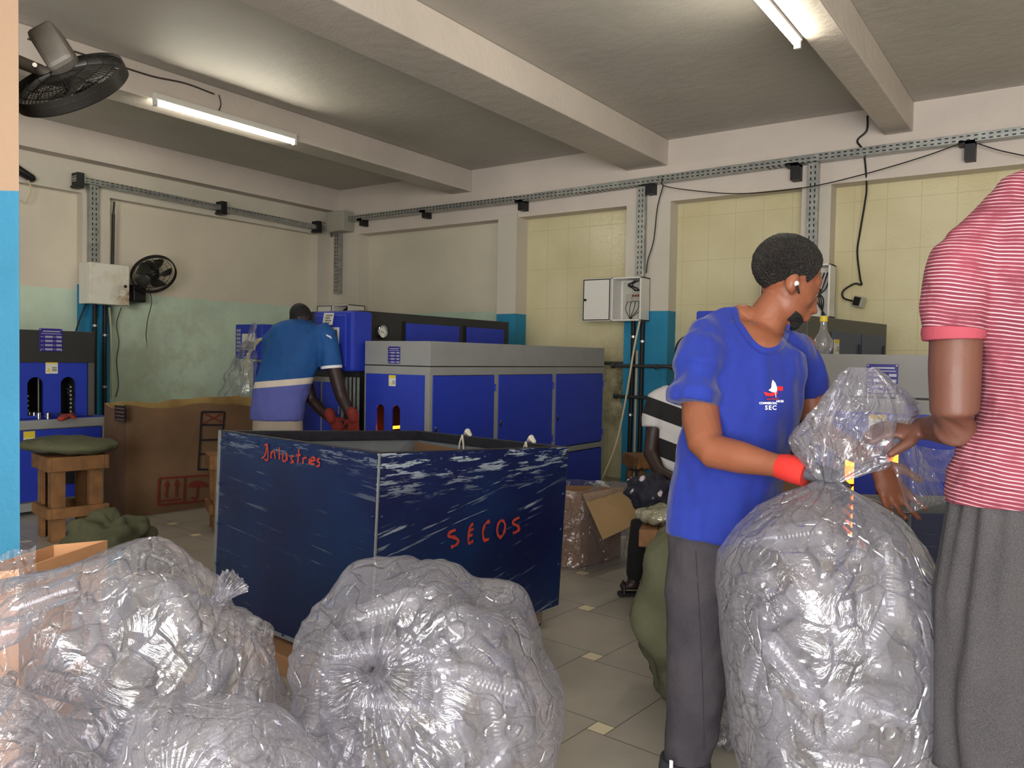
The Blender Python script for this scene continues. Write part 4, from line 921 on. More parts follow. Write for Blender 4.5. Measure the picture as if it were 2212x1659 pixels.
def bl2(px, py):  # left face of the carton
    a, b = Vector((-6.22, 3.44, 0)), Vector((-6.86, 3.60, 0)); n_ = (b-a).cross(Vector((0,0,1))).normalized(); d = FWD + RT*(px-CX)/F - UP*(py-CY)/F
    p = O + d*((a-O).dot(n_)/d.dot(n_)); return p + (n_ if n_.dot(O-a) > 0 else -n_)*.03
lp_ = [bl2(x, y) for x, y in ((256, 875), (280, 877), (280, 912), (256, 908))]
MB().add(lp_, [(0, 1, 2, 3)]).build('printed_label', M_stampk, big)
tt = [bl2(x, y) for x, y in ((258, 880), (278, 882), (278, 884), (258, 882))]
g = MB()
for k in range(4): g.add([bl2(258, 880+8*k)+Vector((.003, -.003, 0)), bl2(277, 882+8*k)+Vector((.003, -.003, 0)), bl2(277, 884+8*k)+Vector((.003, -.003, 0)), bl2(258, 882+8*k)+Vector((.003, -.003, 0))], [(0, 1, 2, 3)])
g.build('label_print', M_card, big)
# wrapped small carton right of the bin
sb = thing('wrapped_carton', 'small open brown carton wrapped in clear film right of the blue bin', 'carton', (-2.7, 4.6, 0))
q0, q1 = Vector((-2.56, 4.43, 0)), Vector((-2.56+.06, 4.86, 0)); q3 = Vector((-2.98, 4.20, 0)); q2 = q1+(q3-q0); Hs = .48
for a, b, nm in ((q3, q0, 'front_wall'), (q0, q1, 'side_wall'), (q1, q2, 'rear_wall'), (q2, q3, 'far_wall')):
    d = ((q0+q2)/2-(a+b)/2).normalized()*.008
    MB().hexa([a, b, b+d, a+d]+[p+Vector((0, 0, Hs)) for p in (a, b, b+d, a+d)]).build(nm, M_card, sb, bev=.001)
MB().hexa([q0, q1, q2, q3]+[p+Vector((0, 0, .01)) for p in (q0, q1, q2, q3)]).build('base', M_card, sb)
fl = Vector((.22, -.08, -.18)); MB().hexa([q0+Vector((0,0,Hs)), q1+Vector((0,0,Hs)), q1+Vector((0,0,Hs))+fl, q0+Vector((0,0,Hs))+fl*1.0+Vector((0,-.04,-.06))]+[p+Vector((.004, 0, .006)) for p in (q0+Vector((0,0,Hs)), q1+Vector((0,0,Hs)), q1+Vector((0,0,Hs))+fl, q0+Vector((0,0,Hs))+fl+Vector((0,-.04,-.06)))]).build('flap', pm('light_cardboard', (162, 132, 92), .8, var=.06), sb)
MB().hexa([q3+Vector((0, -.004, Hs)), q0+Vector((0, -.004, Hs)), q0+Vector((0, -.03, Hs-.2)), q3+Vector((0, -.03, Hs-.2))]+[p+Vector((0, -.006, 0)) for p in (q3+Vector((0, -.004, Hs)), q0+Vector((0, -.004, Hs)), q0+Vector((0, -.03, Hs-.2)), q3+Vector((0, -.03, Hs-.2)))]).build('flap', M_card, sb)
def wrap(u, v):
    loop = [q3, q0, q1, q2]; k = u*4; i = int(k) % 4; p = loop[i].lerp(loop[(i+1) % 4], k-int(k)); c = (q0+q2)/2; d = p-c; d.normalize()
    return p+d*(.035+.03*noise.noise(Vector((u*26, v*9, 2)))+.02*v)+Vector((0, 0, v*(Hs+.035+.03*noise.noise(Vector((u*16, 5, 1))))))
MB().grid(wrap, 80, 20, wrap=True).build('clear_wrap', M_film2, sb, smooth=True, sharp=180)
nf = (q0-q3).cross(Vector((0, 0, 1))).normalized()
text_mesh('PCS', .065, frame(q3.lerp(q0, .52)+nf*.004+Vector((0, 0, .16)), q0-q3, (0, 0, 1)), 'printed_letters', M_stampk, sb, bold=.002)
# orange carton with liner at the lower left
_a, _b, _c = D(118, 1178, 2.76), D(232, 1170, 2.84), D(-100, 1305, 2.36)
OBC = [(v.x, v.y) for v in (_c, _c+(_b-_a), _b, _a)]
ob = shell('orange_carton', 'open light orange carton with a plastic liner by the near column', OBC, .677, M_cardo, th=.008)
# ------------------------------------------------------------------ timber stools
def stool(label, c, yaw, w_, H, ap=.09, low=.16, inset=.0, board=.085, th=.03, seatmat=None, rail=.075):
    t = thing('timber_stool', label, 'stool', (c[0], c[1], 0), 'rough timber stools'); h = w_/2
    M = Matrix.Translation((c[0], c[1], 0)) @ Matrix.Rotation(yaw, 4, 'Z')
    n = 4
    g = MB()
    for k in range(n):
        a = -h+.01+k*(w_-.02)/n; g.box((a+.002, -h+.01, H-.02), (a+(w_-.02)/n-.002, h-.01, H), M)
    g.build('seat', seatmat or M_wood, t, bev=.003)
    for s_ in (-1, 1):
        MB().box((-h, s_*h-(th if s_ > 0 else 0), H-ap), (h, s_*h+(0 if s_ > 0 else th), H+.002), M).build('apron', M_wood, t, bev=.004)
        MB().box((s_*h-(th if s_ > 0 else 0), -h+th, H-ap), (s_*h+(0 if s_ > 0 else th), h-th, H+.002), M).build('apron', M_wood, t, bev=.004)
        MB().box((-h, s_*h-(th if s_ > 0 else 0), low), (h, s_*h+(0 if s_ > 0 else th), low+rail), M).build('stretcher', M_wood, t, bev=.004)
        MB().box((s_*h-(th if s_ > 0 else 0), -h+th, low), (s_*h+(0 if s_ > 0 else th), h-th, low+rail), M).build('stretcher', M_wood, t, bev=.004)
    q = h-th-.002
    for sx in (-1, 1):
        for sy in (-1, 1):
            MB().box((sx*q, sy*(q-board), 0), (sx*(q-.028), sy*q, H-.02), M).box((sx*(q-board), sy*q, 0), (sx*(q-.028), sy*(q-.028), H-.02), M).build('leg', M_wood, t, bev=.003)
    return t, M
ang = math.atan2(cf.y, cf.x)
p = D(152, 1000, 5.78); s1, _ = stool('timber stool by the left machine carrying a flat green cushion', p, ang+PI/4, .40, .60, ap=.10, low=.17, board=.09)
p2 = D(497, 1000, 6.15); stool('timber stool half hidden by the left edge of the blue bin', p2, ang+PI/4-.32, .33, .575, ap=.10, low=.14, board=.05)
p3 = D(1402, 1000, 6.75); s3, M3 = stool('timber stool with black handwriting near the blue pilaster', p3, YAW*1.0-.10, .35, .55, ap=.10, low=.12, board=.05)
p4_ = D(1462, 1000, 4.15); s4, M4 = stool('timber stool beside the dark trousers of the man in the blue T-shirt', p4_, -YAW*0+.35, .34, .49, ap=.085, low=.08, board=.045)
# writing on the stool (brush script)
def on3(px, py):
    d = FWD + RT*(px-CX)/F - UP*(py-CY)/F; n_ = (M3.to_3x3() @ Vector((0, -1, 0))); p0 = M3 @ Vector((0, -.175, 0)); return O + d*((p0-O).dot(n_)/d.dot(n_)) + n_*.003
g = MB()
for st in ([(1357,1017),(1360,1012),(1363,1015),(1366,1012),(1369,1017)], [(1370,1010),(1371,1018),(1368,1021)], [(1374,1009),(1376,1016)], [(1366,1015),(1372,1014),(1377,1016)], [(1380,1017),(1383,1013),(1386,1016)], [(1388,1009),(1386,1017)], [(1390,1012),(1392,1016),(1397,1015),(1399,1011)], [(1403,1010),(1404,1016),(1409,1015)], [(1411,1013),(1410,1017)]):
    g.tube(spline([on3(x, y) for x, y in st], 3), .004, 5)
g.build('handwriting', M_black, s3)
# ------------------------------------------------------------------ soft sacks
def soft(name, label, cat, c, r, M3_, mat, amp=.02, ns=3, seed=0, p=2.6, parent=None, wr=0):
    g = MB(); c = Vector(c); nu, nv = 56, 34
    def f_(u, v):
        a = 2*PI*u; b = PI*v; x, y, z = math.sin(b)*math.cos(a), math.sin(b)*math.sin(a), math.cos(b)
        k = (abs(x)**p+abs(y)**p+abs(z)**p)**(-1/p)
        q = Vector((x*k*r[0], y*k*r[1], z*k*r[2])); nn_ = Vector((x, y, z))
        d = amp*noise.noise(q*ns/max(r)+Vector((seed, 0, 0)))*2 + wr*(1-abs(noise.noise(q*ns*2.5/max(r)+Vector((seed, 5, 0)))*2))
        return c + M3_ @ (q+nn_*d)
    g.grid(f_, nu, nv, wrap=True)
    return g.build(name, mat, parent, smooth=True, sharp=180, label=label, cat=cat)
I3 = Matrix.Identity(3)
def basis(yaw=0, pitch=0, roll=0): return (Matrix.Rotation(YAW*1+yaw, 3, 'Z') @ Matrix.Rotation(pitch, 3, 'X') @ Matrix.Rotation(roll, 3, 'Y'))
YW = -0.0
def cambasis(roll=0, yaw=0):
    r_ = Vector((RT.x, RT.y, 0)).normalized(); m = Matrix((( r_.x, cf.x, 0), (r_.y, cf.y, 0), (0, 0, 1)))
    return m @ Matrix.Rotation(yaw, 3, 'Z') @ Matrix.Rotation(roll, 3, 'Y')
cpos = Vector((p.x, p.y, .665)); soft('flat_cushion', 'flat sage green cloth cushion on the left timber stool', 'cushion', cpos, (.31, .24, .052), cambasis(.03), M_jute, .007, 3, 2, 2.6, wr=.005)
q = D(240, 1150, 5.15); soft('cloth_sack', 'crumpled sage green sack on the floor in front of the left stool', 'sack', (q.x, q.y, .13), (.25, .22, .14), cambasis(.12), M_jute, .05, 3, 5, 2.2, wr=.009)
q = D(278, 1150, 5.0); soft('cloth_sack', 'small fold of grey and green sack beside the crumpled one on the floor', 'sack', (q.x+.16, q.y+.05, .07), (.12, .09, .07), cambasis(.3), M_jute, .03, 3, 8, 2.2, wr=.015)
q = D(1490, 1400, 3.22); soft('filled_sack', 'full sage green woven sack behind the legs of the man in the blue T-shirt', 'sack', (q.x, q.y, .33), (.205, .19, .34), cambasis(-.10), M_jute, .035, 2.5, 11, 2.5, wr=.018)
q = D(1572, 1548, 2.84); soft('crumpled_film', 'small crumpled clear plastic bag on the floor behind the standing trouser leg', 'plastic bag', (q.x, q.y, .07), (.08, .07, .07), cambasis(), M_film, .03, 5, 3, 2, wr=.02)
# floor litter near the pilaster
for k, (x, y, rr) in enumerate(((-4.0, 6.6, .3), (-3.8, 6.9, 1.2), (-3.7, 6.5, -.4))):
    MB().box((-.3, -.03, 0), (.3, .03, .025), Matrix.Translation((x, y, .005+.03*k)) @ Matrix.Rotation(rr, 4, 'Z')).build('scrap_bar', pm('rusty_scrap', (70, 36, 26), .8, var=.3) if k == 1 else M_black, label=('rust coloured' if k == 1 else 'upper black' if k == 2 else 'lower black')+' scrap bar on the floor at the foot of the blue pilaster', cat='scrap')
MB().tube([U(1340, 1152, 2, .025), U(1350, 1148, 2, .025)], [.018, .012], 10).build('bottle_neck', M_film, label='small clear plastic piece on the floor right of the wrapped carton', cat='plastic scrap')
# ------------------------------------------------------------------ clear bags of bottles
def bottle_mesh():
    me = MB(); prof = [(0, .004), (.022, 0), (.031, .006), (.0325, .02)]
    for k in range(9): prof += [(.0330, .03+.010*k), (.0330, .033+.010*k), (.0300, .0365+.010*k)]
    prof += [(.0325, .122), (.034, .135), (.0325, .150), (.022, .172), (.0135, .184), (.0125, .188), (.0165, .190), (.0165, .192), (.0125, .194), (.0135, .199), (.0122, .201), (.0135, .205), (.0122, .207), (.0130, .212)]
    me.lathe(prof, Matrix.Translation((0, 0, -.105)), 14)
    m = bpy.data.meshes.new('bottle'); m.from_pydata(me.v, [], me.f); m.materials.append(M_pet); m.polygons.foreach_set('use_smooth', [True]*len(m.polygons)); return m
BOTTLE = bottle_mesh(); PLACED = []
def segd(a0, a1, b0, b1):
    best = 9
    for i in range(5):
        p_ = a0.lerp(a1, i/4)
        t_ = max(0, min(1, (p_-b0).dot(b1-b0)/(b1-b0).length_squared)); best = min(best, (p_-b0.lerp(b1, t_)).length)
    return best
def fill(n, inside, lo, hi, label, group, seed, tries=22000, near=None):
    rnd = random.Random(seed); out = 0; mine = []
    for _ in range(tries):
        if out >= n: break
        c = Vector([rnd.uniform(lo[i], hi[i]) for i in range(3)]); d = Vector((rnd.gauss(0, 1), rnd.gauss(0, 1), rnd.gauss(0, 1))).normalized()
        a, b = c-d*.085, c+d*.09
        if not (inside(c-d*.115) and inside(c+d*.115) and inside(c)): continue
        if near and not near(c): continue
        if any((c-e[2]).length < .26 and segd(a, b, e[0], e[1]) < .066 for e in mine): continue
        mine.append((a, b, c)); o = bpy.data.objects.new('plastic_bottle', BOTTLE); o.rotation_mode = 'QUATERNION'; o.rotation_quaternion = d.to_track_quat('Z', 'X'); o.location = c
        COL.objects.link(o); tag(o, label, 'bottle', group); out += 1
    return out
def bagsurf(name, label, C, r, Mb, knot, seed, pleat=.012, p=2.3, amp=.035, neck=.07, kr=.012, mat=None, nfold=22, lump=.0035):
    """film bag: superellipsoid around C, radii r in basis Mb, gathered at direction `knot` (basis coords)"""
    C = Vector(C); K = Vector(knot).normalized(); fq = 11; A = K.orthogonal().normalized(); Bv = K.cross(A); nu, nv = 150, 96; rr = Vector(r)
    def se(dv):
        return (abs(dv.x/rr.x)**p+abs(dv.y/rr.y)**p+abs(dv.z/rr.z)**p)**(-1/p)
    kn = K*se(K)
    def f_(u, v):
        th = .0001+PI*(v**1.15); ph = 2*PI*u
        dv = K*math.cos(th)+(A*math.cos(ph)+Bv*math.sin(ph))*math.sin(th); q = dv*se(dv)
        sp = Vector((math.cos(ph)*1.0, math.sin(ph)*1.0, 0))
        fold = abs(noise.noise(Vector((sp.x*nfold*.28, sp.y*nfold*.28, seed+v*1.2))))*2
        fall = math.exp(-th/.55)
        d = -pleat*fold*(fall*1.6*min(1, th/.12)+.10)
        sf = 1-abs(math.sin(ph*fq+5*noise.noise(Vector((sp.x*2, sp.y*2, seed+3+v*.6))))); d += .022*sf*sf*math.exp(-th/.42)*min(1, th/.10)
        d += amp*noise.noise(q*2.6/max(r)*1.0+Vector((seed, 0, 0)))*1.6
        cr = noise.noise(q*9+Vector((0, seed, 0))); cr2 = noise.noise(q*21+Vector((seed, 3, 0)))
        d += lump*(1-abs(cr)*2.6) + lump*.5*(1-abs(cr2)*2.4)
        # dimple towards the knot, then a little tuft sticking out
        d -= .05*math.exp(-(th/.30)**2)
        q = q + dv*d
        if v < .06:
            k = v/.06; q = kn*(1)+K*(neck*(1-k)-.05) + (q-kn*1)*(k*.6) + (A*math.cos(ph)+Bv*math.sin(ph))*(kr*(1-k)*(1+1.4*(1-k)*(1+fold)))
        q = C + Mb @ q; q.z = max(q.z, .004+.004*abs(math.sin(ph*5)))
        return q
    g = MB().grid(f_, nu, nv, wrap=True)
    o = g.build(name, mat or M_film, smooth=True, sharp=180, label=label, cat='plastic bag')
    Mi = Mb.transposed()
    def inside(pt, m=.022):
        q = Mi @ (Vector(pt)-C)
        return pt[2] > .035 and (abs(q.x/(rr.x-m-amp*.6))**p+abs(q.y/(rr.y-m-amp*.6))**p+abs(q.z/(rr.z-m-amp*.6))**p) < 1
    R_ = max(r); return o, inside, C-Vector((R_, R_, R_)), C+Vector((R_, R_, R_))
def towards(C, px, py, d, Mb): return Mb.transposed() @ (D(px, py, d)-Vector(C))
CB = cambasis()
Cm = D(905, 1590, 1.98); Cm.z = .42; Mm_ = cambasis(.06)
o, ins, lo, hi = bagsurf('bottle_bag', 'full clear plastic bag with a star-shaped knot in front of the blue bin', Cm, (.335, .31, .40), Mm_, towards(Cm, 765, 1395, 1.66, Mm_), 3.1, p=2.35, pleat=.02)
fill(62, ins, lo, hi, 'clear ribbed bottle inside the knotted bag in front of the blue bin', 'bottles in the knotted bag before the bin', 5, near=lambda c: (c-D(905, 1500, 1.2)).length < 1.0)
Cr = D(1120, 1640, 2.12); Cr.z = .30
Cl = D(235, 1450, 1.96); Cl.z = .42; Ml_ = cambasis(-.16)
o, ins, lo, hi = bagsurf('bottle_bag', 'large clear plastic bag of bottles lying at the lower left', Cl, (.425, .26, .425), Ml_, towards(Cl, 500, 1262, 1.95, Ml_), 7.7, p=2.7, nfold=18, amp=.04)
fill(62, ins, lo, hi, 'clear ribbed bottle inside the large bag at the lower left', 'bottles in the large lower left bag', 6, near=lambda c: (c-D(235, 1400, 1.3)).length < .85)
Cf = D(450, 1750, 1.42); Cf.z = .36; Mf_ = cambasis(.1)
o, ins, lo, hi = bagsurf('bottle_bag', 'clear plastic bag of bottles nearest the photographer at the bottom edge', Cf, (.235, .20, .385), Mf_, towards(Cf, 300, 1640, 1.2, Mf_), 12.3, p=2.3)
fill(26, ins, lo, hi, 'clear ribbed bottle inside the nearest bag at the bottom edge', 'bottles in the nearest bag', 7)
Cx = D(-60, 1800, 1.50); Cx.z = .34
o, ins, lo, hi = bagsurf('bottle_bag', 'clear plastic bag of bottles cut off by the lower left corner of the photo', Cx, (.20, .20, .36), CB, (.3, -.5, 1), 17.3, p=2.3)
fill(16, ins, lo, hi, 'clear ribbed bottle inside the bag cut off at the lower left corner', 'bottles in the corner bag', 8)
# the bag being gathered by the two men
HB = []
for py, x0, x1, dd in ((1740, 1640, 1960, .20), (1700, 1612, 1985, .24), (1640, 1594, 2002, .26), (1500, 1580, 2012, .27), (1380, 1566, 2016, .27), (1290, 1558, 2016, .265), (1220, 1560, 2002, .25), (1160, 1600, 1965, .22), (1110, 1650, 1925, .17), (1075, 1705, 1870, .11), (1052, 1752, 1828, .055), (1040, 1768, 1812, .035)):
    HB.append((D((x0+x1)/2, py, 2.04), (x1-x0)/2/F*2.04, dd))
def pathsurf(secs, nu, nv, seed, pleat, lump, fr=9):
    Rh = Vector((RT.x, RT.y, 0)).normalized(); n = len(secs)
    def f_(u, v):
        t_ = v*(n-1); i = min(int(t_), n-2); k = t_-i; k = k*k*(3-2*k)*.5+k*.5
        c = secs[i][0].lerp(secs[i+1][0], k); a = secs[i][1]*(1-k)+secs[i+1][1]*k; b = secs[i][2]*(1-k)+secs[i+1][2]*k
        ph = 2*PI*u; ce_, se_ = math.cos(ph), math.sin(ph); e = (abs(ce_)**2.4+abs(se_)**2.4)**(-1/2.4)
        dv = Rh*ce_+cf*se_; q = c+Rh*a*ce_*e+cf*b*se_*e
        fold = abs(noise.noise(Vector((ce_*fr*.5, se_*fr*.5, seed+v*.8))))*2
        s_ = min(1, (a+b)/.2)
        sf = 1-abs(math.sin(ph*12+4*noise.noise(Vector((ce_*2, se_*2, seed+v))))); d = -pleat(v)*fold*s_ + .6*pleat(v)*sf*sf*s_ + lump*s_*(1-2.4*abs(noise.noise(q*8+Vector((seed, 0, 0)))))+lump*.5*s_*(1-2.4*abs(noise.noise(q*20+Vector((0, seed, 0)))))
        return q+dv*d
    return f_
hbg = MB().grid(pathsurf(HB, 150, 90, 4.4, lambda v: .004+.03*max(0, (v-.6)/.4), .003), 150, 90, wrap=True)
hbg.v = [Vector((v.x, v.y, max(v.z, .01))) for v in hbg.v]
top = [(1036, 1770, 1815, .04, 2.04), (1010, 1748, 1880, .07, 2.05), (980, 1738, 1912, .10, 2.06), (940, 1734, 1945, .12, 2.08), (900, 1748, 1965, .10, 2.08), (870, 1784, 1962, .07, 2.08), (840, 1800, 1942, .05, 2.08), (812, 1818, 1915, .03, 2.08), (794, 1834, 1892, .012, 2.08)]
TB = [(D((a+b)/2, y, d), (b-a)/2/F*d, t_) for y, a, b, t_, d in top]
heldbag = hbg.build('bottle_bag', M_film, smooth=True, sharp=180, label='tall clear bag of bottles being gathered shut by the two men', cat='plastic bag')
ORG_H = ORG[heldbag.name]
MB().grid(pathsurf(TB, 120, 60, 8.1, lambda v: .03, .014, 13), 120, 60, wrap=True).build('gathered_top', M_film2, heldbag, smooth=True, sharp=180)
def tail(u, v):
    px = 1930+60*v+(1-v)*40*(u-.5)+95*v*(u-.3); py = 930+165*v-28*(u-.5)
    return D(px, py, 2.06+.05*math.sin(u*6+v*3)+.03*noise.noise(Vector((u*4, v*5, 2))))
MB().grid(tail, 26, 34).build('loose_tail', M_film2, heldbag, smooth=True, sharp=180)
def ins_h(pt):
    q = Vector(pt)-O; dep = q.dot(FWD); py = CY - F*q.dot(UP)/dep; px = CX + F*q.dot(RT)/dep
    if pt[2] < .06 or py < 1110: return False
    for i in range(len(HB)-1):
        z1, z0 = HB[i+1][0].z, HB[i][0].z
        if z0 <= pt[2] <= z1:
            k = (pt[2]-z0)/(z1-z0); c = HB[i][0].lerp(HB[i+1][0], k); a = HB[i][1]*(1-k)+HB[i+1][1]*k-.04; b = HB[i][2]*(1-k)+HB[i+1][2]*k-.04
            d = Vector(pt)-c; Rh = Vector((RT.x, RT.y, 0)).normalized(); return (d.dot(Rh)/a)**2+(d.dot(cf)/b)**2 < 1
    return False
hc = HB[5][0]
fill(64, ins_h, Vector((hc.x-.35, hc.y-.35, .05)), Vector((hc.x+.35, hc.y+.35, 1.0)), 'clear ribbed bottle inside the tall bag held by the two men', 'bottles in the tall held bag', 9, 25000)
# liner of the orange carton
def liner(u, v):
    px = -30+108*u; py = 1200-26*u*u+ 90*v+6*math.sin(u*9); return D(px, py, 2.10-.05*v+.03*noise.noise(Vector((u*6, v*5, 1))))
MB().grid(liner, 30, 20).build('liner', M_film, ob, smooth=True, sharp=180)
# loose film behind the tail, and the dark scratched bin edge behind the bag
def lf(u, v):
    px = 1985+115*u; py = 962+70*v+14*math.sin(u*3)-8*u; return D(px, py, 2.25+.05*noise.noise(Vector((u*5, v*5, 7)))-.1*v)
dbn = thing('dark_metal_bin', 'dark scratched metal bin partly hidden between the tall bag and the grey shorts', 'bin', D(2060, 1400, 3.1))
a, b = D(1960, 1110, 2.80), D(2230, 1112, 2.80)
Mdb = Matrix(((RT.x, cf.x, 0, a.x), (RT.y, cf.y, 0, a.y), (0, 0, 1, 0), (0, 0, 0, 1))); wl = (b-a).length; Hb = a.z
for q_, nm in ((((0, 0, .08), (wl, .015, Hb)), 'front_panel'), (((0, 0, .08), (.015, .4, Hb)), 'side_panel'), (((wl-.015, 0, .08), (wl, .4, Hb)), 'side_panel'), (((0, .385, .08), (wl, .4, Hb)), 'rear_panel'), (((0, 0, .08), (wl, .4, .10)), 'bottom')):
    MB().box(*q_, Mdb).build(nm, paint('scratched_dark_paint', 1.0, 5, False) if nm == 'front_panel' else M_prim, dbn)
for x in (.08, wl-.08): MB().tube([Mdb @ Vector((x, .1, 0)), Mdb @ Vector((x, .1, .08))], .03, 10).build('castor', M_rub, dbn)
MB().grid(lf, 24, 16).build('loose_film', M_film2, heldbag, smooth=True, sharp=180)
bk = thing('tall_black_box', 'tall black box between the blue T-shirt and the arm behind it', 'cabinet', (-1.25, 4.2, 0))
a = U(1655, 900, 1, 4.0); B('hull', (a.x, 4.0, .0), (-1.06, 4.4, 1.15), M_dk, bk, bev=.01); B('door', (a.x+.03, 3.985, .05), (-1.09, 4.0, 1.10), M_black, bk, bev=.004)  # plain black box added to fill the black area here
cbn = D(1735, 1060, 3.2); shell('low_carton', 'brown carton seen between the blue T-shirt and the tall bag', [(cbn.x-.10, cbn.y-.10), (cbn.x+.14, cbn.y-.06), (cbn.x+.10, cbn.y+.14), (cbn.x-.14, cbn.y+.10)], .88, M_cardd)
# ------------------------------------------------------------------ people
def remesh(o, vox, it=3, disp=0, ds=.12, seed=0):
    m = o.modifiers.new('remesh', 'REMESH'); m.mode = 'VOXEL'; m.voxel_size = vox; m.use_smooth_shade = True
    if disp:
        tx = bpy.data.textures.new('folds', 'CLOUDS'); tx.noise_scale = ds; tx.noise_depth = 2
        d = o.modifiers.new('folds', 'DISPLACE'); d.texture = tx; d.strength = disp; d.mid_level = .5; d.texture_coords = 'LOCAL'
    s_ = o.modifiers.new('smooth', 'SMOOTH'); s_.factor = .5; s_.iterations = it
    return o
def bvh(o):
    bpy.context.view_layer.update(); dg = bpy.context.evaluated_depsgraph_get(); e = o.evaluated_get(dg); me = e.to_mesh(); off = ORG[o.name] if o.name in ORG else Vector()
    t = BVHTree.FromPolygons([v.co+off for v in me.vertices], [list(p.vertices) for p in me.polygons]); e.to_mesh_clear(); return t
def onto(t, px, py, lift=.002, fall=2.3):
    d = (FWD + RT*(px-CX)/F - UP*(py-CY)/F).normalized(); h = t.ray_cast(O, d)
    return (h[0]-d*lift) if h[0] is not None else D(px, py, fall)
def secs(rows):
    """rows of (px, py, half width px, depth, thickness m)"""
    return [(D(x, y, d), w_/F*d, t_) for x, y, w_, d, t_ in rows]
def hand(g, wrist, dirv, palmn, side, s=1.0, curl=.35, spread=.12, curls=None, thumb=1, palm=True):
    """dirv: towards the fingertips; palmn: out of the palm; side: towards the index finger"""
    dirv = Vector(dirv).normalized(); palmn = Vector(palmn); palmn = (palmn-dirv*palmn.dot(dirv)).normalized(); side = Vector(side); side = (side-dirv*side.dot(dirv)-palmn*side.dot(palmn)).normalized(); wr = Vector(wrist)
    if palm: g.capsule([wr-dirv*.01*s, wr+dirv*.03*s, wr+dirv*.07*s, wr+dirv*.092*s], [(.024*s, .019*s), (.032*s, .018*s), (.040*s, .016*s), (.038*s, .013*s)], 14, hint=palmn)
    L = [(.70, .043, .026, .021), (.78, .047, .030, .023), (.73, .044, .028, .022), (.62, .034, .022, .019)]
    for k in range(4):
        off = (.030-.020*k)*s; a = spread*(1.5-k); c_ = (curls[k] if curls else curl)
        b0 = wr+dirv*(.088-.004*abs(k-1))*s+side*off; d = (dirv*math.cos(a)+side*math.sin(a)).normalized(); pts = [b0-dirv*.02*s, b0]; rs = [.0105*s, .0102*s]; p_ = b0
        for j, ln in enumerate(L[k][1:]):
            ang_ = c_*(.8+j*.45); q_ = Matrix.Rotation(-ang_, 3, d.cross(palmn)) ; d = (d*math.cos(ang_)+palmn*math.sin(ang_)).normalized() if j == 0 else (d*math.cos(ang_)+(palmn-d*palmn.dot(d)).normalized()*math.sin(ang_)).normalized()
            p_ = p_+d*ln*s; pts.append(p_); rs.append((.0096-.0008*j)*s)
        g.capsule(pts, rs, 9)
    b0 = wr+dirv*.022*s+side*.026*s*1; td = (dirv*.55+side*.72*thumb+palmn*.35).normalized(); t2 = (dirv*.85+side*.40*thumb+palmn*.35).normalized()
    g.capsule([b0-td*.012*s, b0+td*.032*s, b0+td*.032*s+t2*.030*s, b0+td*.032*s+t2*.055*s], [.016*s, .0135*s, .0115*s, .0095*s], 10)
def head(g, C, fw, up, s=1.0, facew=1.0):
    fw = Vector(fw).normalized(); up = Vector(up); up = (up-fw*up.dot(fw)).normalized(); lf_ = up.cross(fw)
    M = Matrix(((fw.x, lf_.x, up.x), (fw.y, lf_.y, up.y), (fw.z, lf_.z, up.z))); C = Vector(C)
    e = lambda c, r, R=None: g.ell(C + M @ (Vector(c)*s), [q_*s for q_ in r], M if R is None else M @ R, 20, 14)
    e((-.012, 0, .040), (.098, .076, .088)); e((.028, 0, -.010), (.072, .066, .085)); e((.032, 0, -.060), (.062, .054, .050)); e((.064, 0, -.096), (.028, .026, .021))
    e((.070, 0, .030), (.026, .050, .036)); e((.020, 0, -.078), (.06, .046, .026)); e((.083, 0, .012), (.016, .046, .010))
    for s_ in (-1, 1):
        e((.060, .036*s_, -.026), (.022, .022, .024)); e((.098, .011*s_, -.041), (.013, .010, .009))
        e((-.016, .076*s_, -.012), (.020, .010, .032), Matrix.Rotation(.35*s_, 3, 'Z') @ Matrix.Rotation(-.15, 3, 'Y')); e((-.003, .071*s_, -.034), (.011, .008, .013)); e((-.014, .084*s_, -.014), (.012, .005, .021))
    e((.099, 0, -.014), (.017, .011, .032), Matrix.Rotation(-.30, 3, 'Y')); e((.112, 0, -.036), (.017, .014, .012)); e((.094, 0, -.050), (.014, .016, .012))
    e((.093, 0, -.061), (.022, .026, .0085)); e((.092, 0, -.073), (.021, .024, .0095)); e((.078, 0, -.064), (.024, .032, .022))
    return M, C
